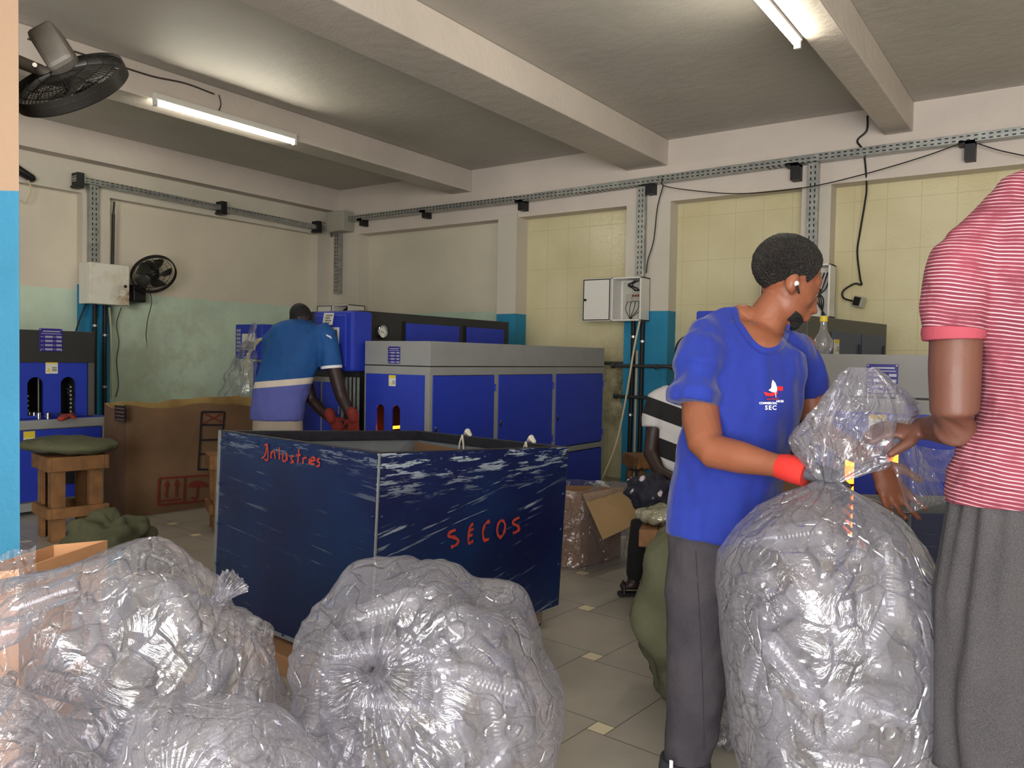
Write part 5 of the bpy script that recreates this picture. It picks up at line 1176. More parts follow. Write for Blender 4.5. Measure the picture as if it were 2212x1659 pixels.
def face_parts(par, body, M, C, s=1.0, hair=None, mh=None, eyes=True):
    P = lambda v: C + M @ (Vector(v)*s); T = bvh(body); smo = lambda a, b, x: max(0, min(1, (x-a)/(b-a)))**2*(3-2*max(0, min(1, (x-a)/(b-a))))
    for s_ in (-1, 1) if eyes else ():
        ey = MB().ell(P((.0795, .029*s_, -.004)), (.0120*s,)*3, None, 14, 10).build('eye', pm('eye_white', (205, 192, 180), .25), par, smooth=True)
        MB().ell(P((.0885, .030*s_, -.004)), (.004*s, .0055*s, .0055*s), M, 10, 8).build('iris', pm('iris_dark', (22, 12, 8), .2), ey, smooth=True)
        MB().capsule([P((.099, .014*s_, .014)), P((.097, .030*s_, .019)), P((.084, .050*s_, .014))], [.0025*s, .0035*s, .002*s], 8).build('eyebrow', mh, par, smooth=True)
    if hair is not None:
        Ho = P((-.004, 0, .030))
        def cap(u, v):
            ph = 2*PI*u; c_ = (1-math.cos(ph))/2
            lim = .275 + .545*c_**.8 + .13*math.exp(-((ph if ph < PI else 2*PI-ph)-1.05)**2/.035) + .006*noise.noise(Vector((math.cos(ph)*9, math.sin(ph)*9, 1)))
            th = PI*v*lim; dl = Vector((math.sin(th)*math.cos(ph), math.sin(th)*math.sin(ph), math.cos(th))); d = M @ dl
            h = T.ray_cast(Ho, d); r_ = h[3] if h[0] is not None else .1*s; re_ = s/math.sqrt((dl.x/.094)**2+(dl.y/.072)**2+(dl.z/.098)**2); r_ = min(r_, re_*1.13)
            q_ = Ho + d*(r_+hair*(1-v**5)+.0012); return q_ + d*(.0016*noise.noise(q_*170)+.0014*noise.noise(q_*60))*(1-v**8)
        MB().grid(cap, 200, 120, wrap=True).build('hair', mh, par, smooth=True, sharp=180)
    return T, P
def skin(name, c, var=.10): return pm(name, c, .48, var=var, vs=7, bump=.05, bs=120, spec=.4)
def hairmat():
    q = N('short_curly_hair'); P = q.tc.outputs['Object']; v = q.n('TexVoronoi'); v.inputs['Scale'].default_value = 260; q.l(P, v.inputs['Vector'])
    q.l(q.mix(q.math('MULTIPLY', q.ramp(v.outputs['Distance'], .0, .5, 1, 0), q.ramp(q.noise(P, 22, 3), .45, .7)), (14, 10, 9), (74, 54, 46)), q.b.inputs['Base Color']); q.b.inputs['Roughness'].default_value = .55
    q.bump(q.math('ADD', v.outputs['Distance'], q.noise(P, 120, 4)), .9, .006); return q.m
M_hair = hairmat(); M_hairk = pm('black_hair', (10, 8, 8), .7, bump=.5, bs=200)
# ---- man in the blue T-shirt
w1 = thing('person', 'standing man in a blue T-shirt and dark trousers wearing a red work glove', 'person', (D(1520, 1200, 2.45).x, D(1520, 1200, 2.45).y, 0))
sk1 = skin('warm_brown_skin', (132, 79, 55)); 
g = MB()
fw1 = (RT*.92 + FWD*.15 - UP*.44).normalized(); C1 = D(1697, 610, 2.45)
Mh, Ch = head(g, C1, fw1, UP*1.0+RT*.2, 1.05)
g.capsule([D(1622, 760, 2.47), D(1640, 720, 2.46), D(1668, 672, 2.46), D(1690, 640, 2.46)], [(.080, .075), (.064, .062), (.058, .060), (.055, .055)], 18, hint=FWD)
g.capsule([D(1606, 690, 2.47), D(1560, 712, 2.47)], [(.045, .05), (.04, .05)], 14)
g.loft(secs([(1622, 740, 40, 2.46, .06), (1628, 765, 88, 2.46, .088), (1615, 820, 100, 2.46, .10), (1585, 920, 95, 2.46, .10), (1565, 1050, 92, 2.45, .10), (1560, 1150, 95, 2.45, .10)]), 20, hint=FWD)
# arms
g.capsule([D(1530, 765, 2.44), D(1512, 850, 2.38), D(1514, 905, 2.35), D(1524, 955, 2.30), D(1542, 975, 2.27), D(1600, 988, 2.21), D(1660, 1002, 2.15), D(1700, 1010, 2.11)], [.050, .057, .057, .053, .050, .046, .034, .030], 16)
g.capsule([D(1728, 755, 2.56), D(1748, 840, 2.60), D(1758, 900, 2.58), D(1775, 935, 2.52), D(1830, 968, 2.42), D(1885, 992, 2.34)], [.052, .048, .044, .042, .036, .028], 16)
hw = D(1896, 1000, 2.33)
hand(g, hw, (RT*.42-UP*.88-FWD*.1), (-FWD*.95-UP*.1), (RT*.85+UP*.4), 1.02, curls=[.14, .22, .30, .38], spread=.17, thumb=1)
# legs under the trousers, ankles and feet
for x0, x1, dd in ((1510, 1484, 2.45), (1625, 1640, 2.52)):
    a = D(x0, 1180, dd); b = D(x0, 1430, dd); c = D(x1, 1690, dd); c.z = .07
    g.capsule([a, b, c], [.075, .055, .04], 14)
    g.capsule([Vector((c.x, c.y, .045)), Vector((c.x, c.y, .04))-cf*.10+RT*.03], [.045, .035], 12)
bd1 = remesh(g.build('body', sk1, w1, smooth=True, org=None), .0058, 3)
TF, P_ = face_parts(w1, bd1, Mh, Ch, 1.04, .012, M_hair)
# beard, ear piece
def beard(u, v):
    a = (u-.5)*2*1.5; el = -.50-.62*v+.12*math.cos(a*1.2)*(1-v)*.3; dl = Vector((math.cos(a)*math.cos(el), math.sin(a)*math.cos(el), math.sin(el)))
    o_ = P_((.030, 0, -.045)); h = TF.ray_cast(o_, Mh @ dl); r_ = h[3] if h[0] is not None else .05; r_ = min(r_, .092)
    e_ = min(1, 5*min(u, 1-u, v, 1-v)); return o_ + (Mh @ dl)*(r_+.004*e_+.0022*noise.noise((o_+(Mh @ dl)*r_)*140)*e_-.0015*(1-e_))
MB().grid(beard, 60, 24).build('beard', M_hairk, w1, smooth=True, sharp=180)
ep = MB().ell(P_((-.006, -.0885, -.016)), (.008, .005, .0085), Mh, 12, 8).build('earbud', pm('silver_white', (225, 225, 225), .15, .3), w1, smooth=True)
MB().capsule([P_((-.002, -.089, -.022)), P_((.014, -.085, -.036))], [.0042, .003], 8).build('earbud_stem', M_black, ep, smooth=True)
# shirt
q = N('royal_blue_cotton'); P = q.tc.outputs['Object']
q.l(q.mix(q.ramp(q.noise(P, 4, 6, .6), .35, .75), (12, 33, 124), (20, 47, 146)), q.b.inputs['Base Color']); q.b.inputs['Roughness'].default_value = .85; q.b.inputs['Sheen Weight'].default_value = .15
wv_ = q.noise(q.comb(q.math('MULTIPLY', q.xyz(P)[0], 7), q.math('MULTIPLY', q.xyz(P)[1], 7), q.math('MULTIPLY', q.xyz(P)[2], 2.6)), 1.0, 2)
q.bump(q.math('ADD', wv_, q.math('MULTIPLY', q.noise(P, 300, 2), .01)), 1.0, .07); M_sh1 = q.m
g = MB()
g.loft(secs([(1636, 700, 34, 2.47, .05), (1634, 712, 62, 2.47, .075), (1626, 728, 90, 2.465, .095), (1622, 752, 116, 2.46, .115), (1616, 800, 124, 2.455, .130), (1608, 860, 122, 2.45, .135), (1592, 930, 118, 2.45, .132), (1576, 1000, 118, 2.45, .132), (1566, 1070, 118, 2.45, .134), (1560, 1120, 119, 2.45, .136), (1558, 1160, 120, 2.45, .136)]), 36, hint=FWD)
g.capsule([D(1616, 702, 2.475), D(1575, 714, 2.465), D(1534, 738, 2.45)], [(.045, .065), (.052, .075), (.062, .078)], 16)
g.capsule([D(1690, 745, 2.50), D(1728, 765, 2.54)], [(.05, .06), (.055, .06)], 16)
g.loft([(D(1560, 716, 2.46), .05, .06), (D(1536, 730, 2.45), .070, .075), (D(1520, 760, 2.42), .080, .084), (D(1508, 800, 2.395), .081, .084), (D(1500, 850, 2.375), .082, .081), (D(1497, 874, 2.37), .083, .079)], 24)
g.loft([(D(1712, 735, 2.53), .05, .05), (D(1732, 780, 2.56), .062, .062), (D(1746, 830, 2.59), .062, .06), (D(1749, 846, 2.60), .060, .058)], 20)
sh1 = remesh(g.build('t_shirt', M_sh1, w1, smooth=True), .0075, 4, .018, .10)
T1 = bvh(sh1)
T1b = bvh(bd1)
def ontoc(px, py, lift):
    d = (FWD + RT*(px-CX)/F - UP*(py-CY)/F).normalized(); hs = [h for h in (T1.ray_cast(O, d), T1b.ray_cast(O, d)) if h[0] is not None]; 
    return (min(hs, key=lambda h: h[3])[0]-d*lift) if hs else D(px, py, 2.42)
# neck opening: visible skin triangle and rib collar lying on the shirt
col = spline([(1588, 668, 0), (1592, 690, 0), (1606, 714, 0), (1626, 742, 0), (1648, 757, 0), (1672, 757, 0), (1690, 744, 0), (1699, 722, 0), (1702, 704, 0)], 4)
g = MB(); pts = [ontoc(p[0], p[1], .005) for p in col]; pts = [pts[0]]+[(pts[i-1]+pts[i]+pts[i+1])/3 for i in range(1, len(pts)-1)]+[pts[-1]]
MB().loft([(p, .010, .005) for p in pts], 8, hint=FWD).build('collar', M_sh1, sh1, smooth=True)
def nk(u, v):
    i = min(int(u*(len(col)-1)), len(col)-2); k = u*(len(col)-1)-i; e_ = col[i].lerp(col[i+1], k); top_ = Vector((1618+62*u, 690-6*u, 0)); p_ = top_.lerp(e_, v)
    return ontoc(p_.x, p_.y, .0002+.0075*min(1, v*2.2)*min(1, 6*min(u, 1-u)+.4))
sn = MB().grid(nk, 24, 14).build('neck_opening', sk1, sh1, smooth=True, sharp=180)
# chest print
def pr(v): return onto(T1, v.x, -v.y, .0035)
PM = Matrix.Identity(4)
def pol(name, pts, mat, par):
    c = Vector((sum(p[0] for p in pts)/len(pts), sum(p[1] for p in pts)/len(pts), 0)); P2 = [Vector((p[0], p[1], 0)) for p in pts]; R_ = []
    for k in range(len(P2)):
        for j in range(4): R_.append(P2[k].lerp(P2[(k+1) % len(P2)], j/4))
    n = len(R_); vs = [onto(T1, c.x, c.y, .0038)]+[onto(T1, c.x+(r.x-c.x)*f_, c.y+(r.y-c.y)*f_, .0038) for f_ in (.5, 1) for r in R_]
    fs = [(0, 1+i, 1+(i+1) % n) for i in range(n)]+[(1+i, 1+n+i, 1+n+(i+1) % n, 1+(i+1) % n) for i in range(n)]
    return MB().add(vs, fs).build(name, mat, par)
M_pw = pm('print_white', (230, 230, 236), .7); M_pr = pm('print_red', (206, 30, 36), .7)
pol('printed_sail', [(1669, 820), (1675, 827), (1679, 838), (1678, 848), (1668, 847), (1660, 843), (1666, 838), (1667, 828)], M_pw, sh1)
pol('printed_ribbon', [(1649, 846), (1660, 850), (1672, 848), (1680, 845), (1680, 851), (1668, 856), (1654, 855)], M_pr, sh1)
pol('printed_ribbon', [(1680, 834), (1692, 835), (1691, 844), (1680, 844)], M_pr, sh1)
pol('printed_stem', [(1674.5, 848), (1676, 848), (1677, 858), (1675.5, 858)], M_pw, sh1)
pol('printed_band', [(1656, 860), (1682, 859), (1682, 864), (1656, 865)], pm('print_dull_red', (110, 34, 70), .8), sh1)
text_mesh('COMMERCIAL', 6.4, Matrix.Translation((1659.5, -871, 0)), 'printed_text', M_pw, sh1, ext=0, bold=.25, spacing=.95, project=pr)
text_mesh('NICES', 6.2, Matrix.Translation((1685, -867, 0)), 'printed_text', M_pw, sh1, ext=0, bold=.25, spacing=.9, project=pr)
text_mesh('SEC', 13, Matrix.Translation((1665, -881, 0)), 'printed_text', M_pw, sh1, ext=0, bold=.4, spacing=1.25, project=pr)
# glove on his right hand
M_gr = pm('glove_red_knit', (205, 44, 36), .8, bump=.3, bs=260); M_gg = pm('glove_grey_palm', (72, 74, 80), .75, bump=.3, bs=150)
MB().loft([(D(1684, 1007, 2.135), .036, .033), (D(1700, 1010, 2.11), .038, .036), (D(1722, 1016, 2.09), .042, .038), (D(1742, 1022, 2.075), .043, .036)], 18).build('glove_cuff', M_gr, w1, smooth=True)
g = MB(); hand(g, D(1728, 1014, 2.085), (RT*.95-UP*.22), (FWD*.4-UP*.9), (FWD*.85-UP*.2), 1.10, curl=.62, spread=.06, thumb=1)
remesh(g.build('glove_palm', M_gg, w1, smooth=True), .0055, 2)
# trousers
q = N('charcoal_twill'); P = q.tc.outputs['Object']
q.l(q.mix(q.ramp(q.noise(P, 5, 5), .35, .7), (44, 41, 48), (66, 60, 64)), q.b.inputs['Base Color']); q.b.inputs['Roughness'].default_value = .85
q.bump(q.math('ADD', q.noise(P, 9, 4), q.math('MULTIPLY', q.noise(P, 300, 2), .15)), .5, .03); M_tr = q.m
g = MB()
g.loft(secs([(1560, 1100, 105, 2.46, .115), (1553, 1150, 110, 2.46, .122), (1556, 1200, 112, 2.46, .12), (1560, 1260, 110, 2.46, .11)]), 28, hint=FWD)
g.loft(secs([(1512, 1170, 66, 2.45, .10), (1506, 1260, 68, 2.45, .10), (1503, 1340, 65, 2.45, .095), (1503, 1420, 65, 2.44, .088), (1506, 1455, 66, 2.44, .086), (1500, 1520, 62, 2.44, .082), (1492, 1590, 56, 2.44, .076), (1485, 1640, 48, 2.44, .068), (1483, 1662, 47, 2.44, .066)]), 24, hint=FWD)
g.loft(secs([(1612, 1190, 62, 2.53, .10), (1622, 1300, 62, 2.53, .095), (1630, 1430, 58, 2.53, .085), (1638, 1560, 50, 2.53, .075), (1640, 1640, 46, 2.53, .066)]), 24, hint=FWD)
tr1 = remesh(g.build('trousers', M_tr, w1, smooth=True), .008, 3, .016, .09)
cuffm = pm('dark_cuff', (34, 34, 44), .85)
MB().loft(secs([(1480, 1636, 53, 2.44, .074), (1480, 1664, 57, 2.44, .080), (1479, 1690, 55, 2.44, .078)]), 24, hint=FWD).build('trouser_cuff', cuffm, tr1, smooth=True)
T2 = bvh(tr1)
MB().tube([onto(T2, 1543-.0*k, y, .001) for k, y in enumerate((1330, 1400, 1450))] if False else [onto(T2, 1503+18*math.sin((y-1190)/470*1.6), y, -.0005) for y in range(1190, 1640, 18)], .0016, 5).build('seam', cuffm, tr1, smooth=True)
MB().box((-.005, -.002, -.02), (.005, .002, .02), Matrix.Translation(D(1450, 1657, 2.355))).build('cuff_tab', M_pw, tr1)
for x, dd in ((1484, 2.45), (1640, 2.52)):
    c = D(x, 1690, dd); c.z = 0
    MB().capsule([Vector((c.x, c.y, .05))+cf*.05, Vector((c.x, c.y, .045))-cf*.06+RT*.03, Vector((c.x, c.y, .035))-cf*.15+RT*.06], [(.045, .048), (.05, .042), (.044, .032)], 14).build('shoe', M_rub, w1, smooth=True)
# ---- man in the striped polo
w2 = thing('person', 'man in a red and white striped polo and charcoal shorts seen from behind', 'person', (D(2300, 1300, 1.78).x, D(2300, 1300, 1.78).y, 0))
sk2 = skin('deep_brown_skin', (98, 62, 50), .08)
g = MB()
d2 = 1.78
C2 = D(2335, 300, 1.86); Mh2, Ch2 = head(g, C2, FWD*.8-RT*.5-UP*.3, UP, 1.04)
g.capsule([D(2325, 480, 1.80), D(2330, 420, 1.82), D(2335, 350, 1.84)], [.08, .062, .058], 16)
g.loft(secs([(2320, 500, 130, d2, .07), (2310, 600, 190, d2, .09), (2325, 800, 175, d2, .09), (2310, 1000, 185, d2, .10), (2310, 1150, 190, d2, .11)]), 20, hint=FWD)
g.capsule([D(2085, 590, d2), D(2066, 700, d2), D(2062, 800, d2-.01), D(2062, 890, d2-.01), D(2064, 925, d2+.01), D(2050, 925, d2+.08), D(2015, 925, d2+.17), D(1995, 925, d2+.21)], [.056, .054, .0535, .050, .045, .040, .032, .028], 18)
hw2 = D(1996, 925, d2+.205)
hand(g, hw2, (-RT*.90+FWD*.25-UP*.05), (-UP*.75+FWD*.3), (-FWD*.1+RT*.15+UP*.1-FWD), 1.05, curl=.50, spread=.07, thumb=1)
g.capsule([D(2540, 600, d2), D(2560, 760, d2), D(2570, 900, d2), D(2480, 940, d2+.25)], [.056, .053, .05, .035], 14)
hand(g, D(2470, 942, d2+.27), (-RT*.9+FWD*.5), -UP, -FWD, 1.0, curl=.4)
for x in (2190, 2400):
    a = D(x, 1250, d2); c = Vector((D(x, 1500, d2+.02).x, D(x, 1500, d2+.02).y, .07)); m_ = (a+c)/2; m_.z = .52
    g.capsule([a, m_, c], [.085, .06, .042], 14); g.capsule([Vector((c.x, c.y, .045))-cf*.04, Vector((c.x, c.y, .035))+cf*.17], [.042, .036], 12)
bd2 = remesh(g.build('body', sk2, w2, smooth=True), .0058, 3)
face_parts(w2, bd2, Mh2, Ch2, 1.04, .010, M_hairk)
q = N('red_white_striped_jersey'); P = q.tc.outputs['Object']; x, y, z = q.xyz(q.geo.outputs['Position'])
lat = q.n('VectorMath', operation='DOT_PRODUCT'); q.l(q.geo.outputs['Position'], lat.inputs[0]); lat.inputs[1].default_value = (RT.x, RT.y, 0)
hgt = q.math('ADD', z, q.math('MULTIPLY', lat.outputs['Value'], .13)); hgt = q.math('ADD', hgt, q.ramp(q.noise(P, 3.5, 3), 0, 1, -.014, .014))
fr = q.math('FRACT', q.math('DIVIDE', hgt, .0086)); ln_ = q.math('LESS_THAN', fr, .30)
q.l(q.mix(q.math('MULTIPLY', ln_, q.ramp(q.noise(P, 18, 3), .25, .6)), q.mix(q.ramp(q.noise(P, 6, 4), .35, .7), (108, 38, 54), (130, 50, 66)), (206, 164, 172)), q.b.inputs['Base Color']); q.b.inputs['Roughness'].default_value = .85
q.bump(q.math('ADD', q.noise(P, 8, 4), q.math('MULTIPLY', fr, .03)), .6, .03); M_po = q.m
M_pk = pm('pink_rib', (160, 66, 80), .85, bump=.2, bs=200)
g = MB()
g.loft(secs([(2325, 440, 40, d2+.02, .06), (2318, 455, 75, d2+.02, .085), (2305, 480, 125, d2+.01, .105), (2296, 510, 175, d2, .115), (2290, 550, 205, d2, .125), (2298, 620, 205, d2, .13), (2318, 740, 200, d2, .13), (2322, 850, 198, d2, .13), (2318, 930, 206, d2, .135), (2306, 990, 226, d2, .145), (2300, 1035, 240, d2, .15), (2300, 1066, 243, d2, .152)]), 40, hint=FWD)
g.capsule([D(2330, 415, d2+.01), D(2215, 462, d2), D(2110, 552, d2)], [(.06, .09), (.05, .09), (.06, .08)], 20)
g.loft([(D(2110, 530, d2), .045, .06), (D(2082, 560, d2), .064, .075), (D(2066, 620, d2), .068, .072), (D(2062, 680, d2), .066, .068), (D(2060, 716, d2), .063, .066)], 26, hint=FWD)
g.loft([(D(2500, 530, d2), .045, .06), (D(2530, 570, d2), .064, .075), (D(2545, 640, d2), .068, .072), (D(2550, 720, d2), .062, .066)], 26, hint=FWD)
po = remesh(g.build('striped_polo', M_po, w2, smooth=True), .0075, 3, .022, .10)
MB().loft([(D(2060, 711, d2), .0640, .067), (D(2059, 722, d2), .0645, .067), (D(2059, 735, d2), .062, .065)], 28, hint=FWD).build('sleeve_band', M_pk, po, smooth=True, bev=.002)
MB().loft(secs([(2300, 1046, 246, d2, .156), (2300, 1068, 248, d2, .158), (2300, 1086, 246, d2, .157)]), 48, hint=FWD).build('hem_fold', M_po, po, smooth=True)
q = N('speckled_charcoal_fleece'); P = q.tc.outputs['Object']
q.l(q.mix(q.ramp(q.noise(P, 900, 2), .45, .7), q.mix(q.ramp(q.noise(P, 5, 3), .35, .7), (50, 48, 52), (66, 62, 64)), (92, 88, 90)), q.b.inputs['Base Color']); q.b.inputs['Roughness'].default_value = .95
q.bump(q.math('ADD', q.noise(P, 7, 4), q.math('MULTIPLY', q.noise(P, 300, 2), .2)), .5, .03); M_sw = q.m
g = MB()
def shortf(u, v):
    py = 1050+(1655-1050)*v+0; ph = 2*PI*u; hw_ = (236+30*min(1, v*2.6))/F*d2; c = D(2305-8*v, py, d2); th = .150+.02*v
    fold = .012*v**.5*math.sin(ph*9+3*noise.noise(Vector((ph*2, 0, v*2))))+.006*math.sin(ph*23)*(1-v)
    return c+RT*(hw_+fold)*math.cos(ph)+FWD*(th+fold)*math.sin(ph)
g.grid(shortf, 120, 40, wrap=True)
so_ = g.build('fleece_shorts', M_sw, w2, smooth=True, sharp=180); so_.modifiers.new('s', 'SOLIDIFY').thickness = .004
# ---- bent man in the two-tone football shirt
w3 = thing('person', 'man bending over the machine in a blue shirt with a pale stripe', 'person', (D(600, 900, 6.25).x, D(600, 900, 6.25).y, 0))
d3 = 6.22; sk3 = skin('very_dark_skin', (44, 28, 24), .05)
g = MB(); C3 = D(648, 691, d3+.0); Mh3, Ch3 = head(g, C3, (FWD*.55+RT*.25-UP*.75), (FWD*.8+UP*.9), .98)
g.capsule([D(645, 712, d3), D(648, 690, d3)], [.07, .065], 12)
g.loft(secs([(640, 730, 45, d3, .09), (625, 780, 48, d3, .10), (600, 850, 46, d3, .10), (600, 905, 46, d3, .11)]), 16, hint=FWD)
g.capsule([D(708, 725, d3), D(720, 790, d3), D(733, 840, d3-.02), D(738, 858, d3-.02), D(752, 885, d3-.05), D(764, 905, d3-.07)], [.07, .058, .052, .048, .042, .034], 12)
g.capsule([D(655, 800, d3+.1), D(672, 862, d3+.12), D(695, 888, d3+.08), D(715, 906, d3+.02)], [.055, .048, .040, .033], 12)
for x in (575, 625):
    a = D(x, 930, d3); c = Vector((D(x, 930, d3).x, D(x, 930, d3).y, .06)); g.capsule([a, (a+c)/2, c], [.085, .065, .045], 12); g.capsule([c, c+cf*.14-Vector((0, 0, .015))], [.045, .035], 10)
bd3 = remesh(g.build('body', sk3, w3, smooth=True), .009, 2)
face_parts(w3, bd3, Mh3, Ch3, .98, .008, M_hairk)
q = N('two_tone_football_jersey'); z = q.xyz(q.geo.outputs['Position'])[2]; lat = q.n('VectorMath', operation='DOT_PRODUCT'); q.l(q.geo.outputs['Position'], lat.inputs[0]); lat.inputs[1].default_value = (RT.x, RT.y, 0)
lx = q.math('ADD', lat.outputs['Value'], 1.83); zz = q.math('SUBTRACT', z, q.math('ADD', 1.118, q.math('MULTIPLY', lx, .10)))
c_ = q.mix(q.ramp(zz, .022, .026), (222, 210, 196), q.mix(q.ramp(q.noise(q.tc.outputs['Object'], 3, 3), .3, .7), (18, 72, 134), (24, 88, 156))); c_ = q.mix(q.ramp(zz, -.026, -.022), (92, 100, 176), c_)
q.l(c_, q.b.inputs['Base Color']); q.b.inputs['Roughness'].default_value = .8; q.bump(q.noise(q.tc.outputs['Object'], 6, 3), .5, .04); M_fb = q.m
g = MB()
g.loft(secs([(648, 690, 20, d3, .06), (648, 700, 44, d3, .11), (646, 716, 60, d3, .14), (640, 745, 63, d3, .15), (628, 785, 61, d3, .15), (612, 825, 58, d3, .15), (602, 860, 58, d3, .15), (598, 890, 59, d3, .155), (598, 908, 58, d3, .155)]), 28, hint=FWD)
g.loft([(D(690, 706, d3), .06, .08), (D(706, 724, d3), .085, .09), (D(713, 760, d3), .085, .085), (D(716, 793, d3), .080, .08)], 20, hint=FWD)
g.loft([(D(604, 712, d3), .06, .08), (D(586, 735, d3+.03), .075, .08), (D(584, 765, d3+.1), .07, .08)], 20, hint=FWD)
js = remesh(g.build('football_shirt', M_fb, w3, smooth=True), .011, 3, .03, .16)
MB().loft([(D(716, 790, d3), .083, .083), (D(716.5, 796, d3), .083, .083)], 24, hint=FWD).build('sleeve_trim', M_pw, js, smooth=True)
T3 = bvh(js)
MB().add([onto(T3, x, y, .006) for x, y in ((704, 722), (709, 724), (714, 726), (717, 731), (716, 732), (712, 729), (706, 726))], [tuple(range(7))]).build('sleeve_emblem', M_pw, js)
g = MB()
g.loft(secs([(600, 880, 52, d3, .135), (600, 920, 54, d3, .14), (602, 960, 54, d3, .13)]), 22, hint=FWD)
for x in (575, 628):
    a = D(x, 940, d3); g.loft([(a, .095, .11), (Vector((a.x, a.y, .45)), .085, .09), (Vector((a.x, a.y, .09)), .07, .075)], 16, hint=FWD)
remesh(g.build('trousers', pm('pale_grey_trousers', (172, 160, 146), .9, var=.08, bump=.2, bs=20), w3, smooth=True), .012, 3)
M_gdr = pm('glove_dark_red', (120, 34, 26), .8)
for wx, wy, dd in ((764, 903, d3-.07), (716, 905, d3+.02)):
    g = MB(); hand(g, D(wx, wy, dd), (RT*(.5 if wx < 740 else -.1)-UP*.75+FWD*.3), FWD, RT if wx < 740 else -RT, 1.15, curl=.5)
    g.capsule([D(wx-4, wy-12, dd), D(wx, wy, dd)], [.045, .04], 12); remesh(g.build('glove', M_gdr, w3, smooth=True), .008, 2)
# ---- seated person with the black and white banded top
w4 = thing('person', 'seated person in a black and white banded top mostly hidden behind the blue T-shirt', 'person', (D(1460, 1200, 4.75).x, D(1460, 1200, 4.75).y, 0))
d4 = 4.72
q = N('black_white_bands'); z = q.xyz(q.geo.outputs['Position'])[2]; lat = q.n('VectorMath', operation='DOT_PRODUCT'); q.l(q.geo.outputs['Position'], lat.inputs[0]); lat.inputs[1].default_value = (RT.x, RT.y, 0)
hz = q.math('ADD', z, q.math('MULTIPLY', q.math('SUBTRACT', lat.outputs['Value'], .95), .35)); fr = q.math('FRACT', q.math('DIVIDE', q.math('SUBTRACT', hz, .655), .215))
q.l(q.mix(q.math('LESS_THAN', fr, .5), (10, 10, 12), (186, 182, 180)), q.b.inputs['Base Color']); q.b.inputs['Roughness'].default_value = .85; M_bw = q.m
g = MB(); C4 = D(1490, 775, d4); Mh4, Ch4 = head(g, C4, (-RT*.2-FWD*.5-UP*.5), UP, 1.0)
g.capsule([D(1480, 850, d4), D(1488, 800, d4)], [.06, .055], 12)
g.loft(secs([(1480, 850, 45, d4, .09), (1478, 920, 50, d4, .10), (1482, 1040, 50, d4, .11), (1486, 1090, 52, d4, .13)]), 16, hint=FWD)
g.capsule([D(1432, 868, d4), D(1412, 930, d4-.03), D(1406, 980, d4-.06), D(1425, 1020, d4-.16), D(1470, 1040, d4-.25)], [.055, .05, .046, .04, .03], 12)
hand(g, D(1472, 1040, d4-.26), RT, -FWD, -UP, 1.0, curl=.5)
g.capsule([D(1540, 868, d4), D(1560, 940, d4), D(1545, 1020, d4-.2), D(1500, 1045, d4-.26)], [.055, .05, .04, .03], 12)
hand(g, D(1498, 1046, d4-.27), -RT, -FWD, -UP, 1.0, curl=.5)
g.capsule([D(1372, 1232, 4.58), D(1368, 1258, 4.58)], [.035, .035], 12)
g.capsule([D(1374, 1264, 4.58), D(1345, 1266, 4.58)], [(.032, .026), (.036, .018)], 12)
g.capsule([D(1480, 1230, 4.62), D(1480, 1256, 4.62)], [.035, .035], 12); g.capsule([D(1482, 1262, 4.62), D(1455, 1264, 4.62)], [(.032, .026), (.036, .018)], 12)
bd4 = remesh(g.build('body', sk3, w4, smooth=True), .009, 2)
face_parts(w4, bd4, Mh4, Ch4, 1.0, .010, M_hairk)
g = MB()
g.loft(secs([(1482, 835, 26, d4, .07), (1478, 845, 52, d4, .10), (1476, 870, 68, d4, .12), (1474, 930, 66, d4, .125), (1474, 1000, 64, d4, .13), (1476, 1040, 62, d4, .135)]), 26, hint=FWD)
g.loft([(D(1446, 846, d4), .05, .07), (D(1424, 865, d4), .075, .08), (D(1412, 905, d4-.02), .070, .075), (D(1410, 925, d4-.03), .066, .07)], 20, hint=FWD)
remesh(g.build('banded_top', M_bw, w4, smooth=True), .010, 3, .02, .14)
blk = pm('black_trousers', (8, 8, 9), .9, bump=.2, bs=20)
g = MB()
g.capsule([D(1482, 1070, d4-.02), D(1440, 1090, d4-.2), D(1402, 1095, 4.5), D(1388, 1130, 4.52), D(1378, 1190, 4.56), D(1372, 1238, 4.58)], [.105, .095, .075, .068, .06, .052], 18)
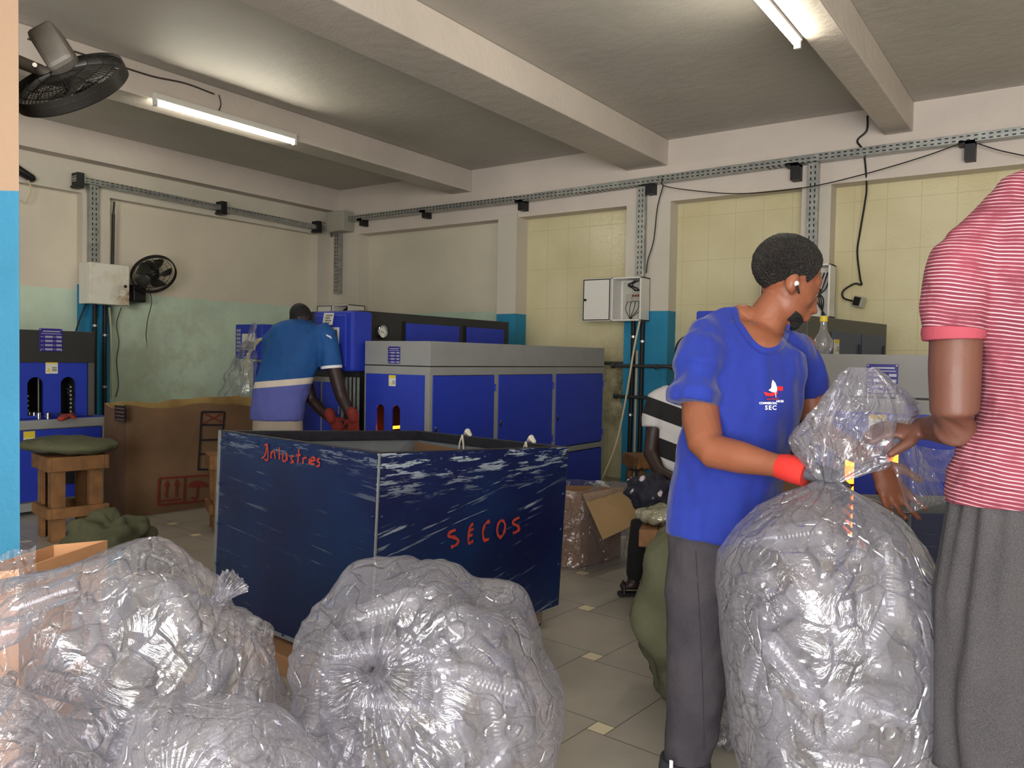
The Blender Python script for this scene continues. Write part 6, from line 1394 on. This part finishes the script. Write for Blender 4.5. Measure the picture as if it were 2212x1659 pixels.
g.capsule([D(1490, 1075, d4), D(1488, 1100, d4-.3), D(1484, 1180, 4.62), D(1480, 1240, 4.62)], [.105, .085, .065, .055], 18)
remesh(g.build('trousers', blk, w4, smooth=True), .010, 3)
for x, y, dd in ((1358, 1268, 4.58), (1468, 1264, 4.62)):
    c = D(x, y, dd); c.z = .012
    so2 = MB().capsule([Vector((c.x+.02, c.y, .014))+RT*.10, Vector((c.x+.02, c.y, .014)), Vector((c.x+.02, c.y, .014))-RT*.07], [(.035, .012), (.036, .012), (.04, .012)], 14, hint=(0, 0, 1)).build('sandal', M_rub, w4, smooth=True)
    MB().tube(spline([Vector((c.x, c.y, .02))-cf*.04-RT*.03, Vector((c.x, c.y, .07))-cf*.02-RT*.03, Vector((c.x, c.y, .072))+cf*.02-RT*.03, Vector((c.x, c.y, .02))+cf*.04-RT*.03]), .008, 8).build('strap', M_rub, so2, smooth=True)
p5 = D(1486, 1100, d4); stool('low timber stool under the seated person in the banded top', (p5.x, p5.y), .3, .34, .50, ap=.08, low=.1, board=.045)
q = N('floral_navy_cotton'); v = q.n('TexVoronoi'); v.inputs['Scale'].default_value = 13; q.l(q.tc.outputs['Object'], v.inputs['Vector'])
q.l(q.mix(q.math('MULTIPLY', q.ramp(v.outputs['Distance'], .22, .27, 1, 0), q.ramp(q.noise(q.tc.outputs['Object'], 30, 3), .42, .5)), (12, 12, 30), (176, 164, 172)), q.b.inputs['Base Color']); q.b.inputs['Roughness'].default_value = .8
c = D(1412, 1066, 4.35); soft('floral_cushion', 'navy floral cloth cushion between the timber stool and the blue T-shirt', 'cushion', c, (.15, .12, .085), cambasis(.15), q.m, .02, 3, 4, 2.2, wr=.01)
c = D(1436, 1117, 4.2); c.z = .545; soft('wrapped_pad', 'pad wrapped in shiny plastic on the timber stool by the dark trousers', 'cushion', c, (.14, .13, .042), cambasis(-.05), pm('shiny_wrap', (150, 146, 124), .18, .2, bump=.5, bs=30), .012, 3, 9, 2.2, wr=.008)
#MORE5
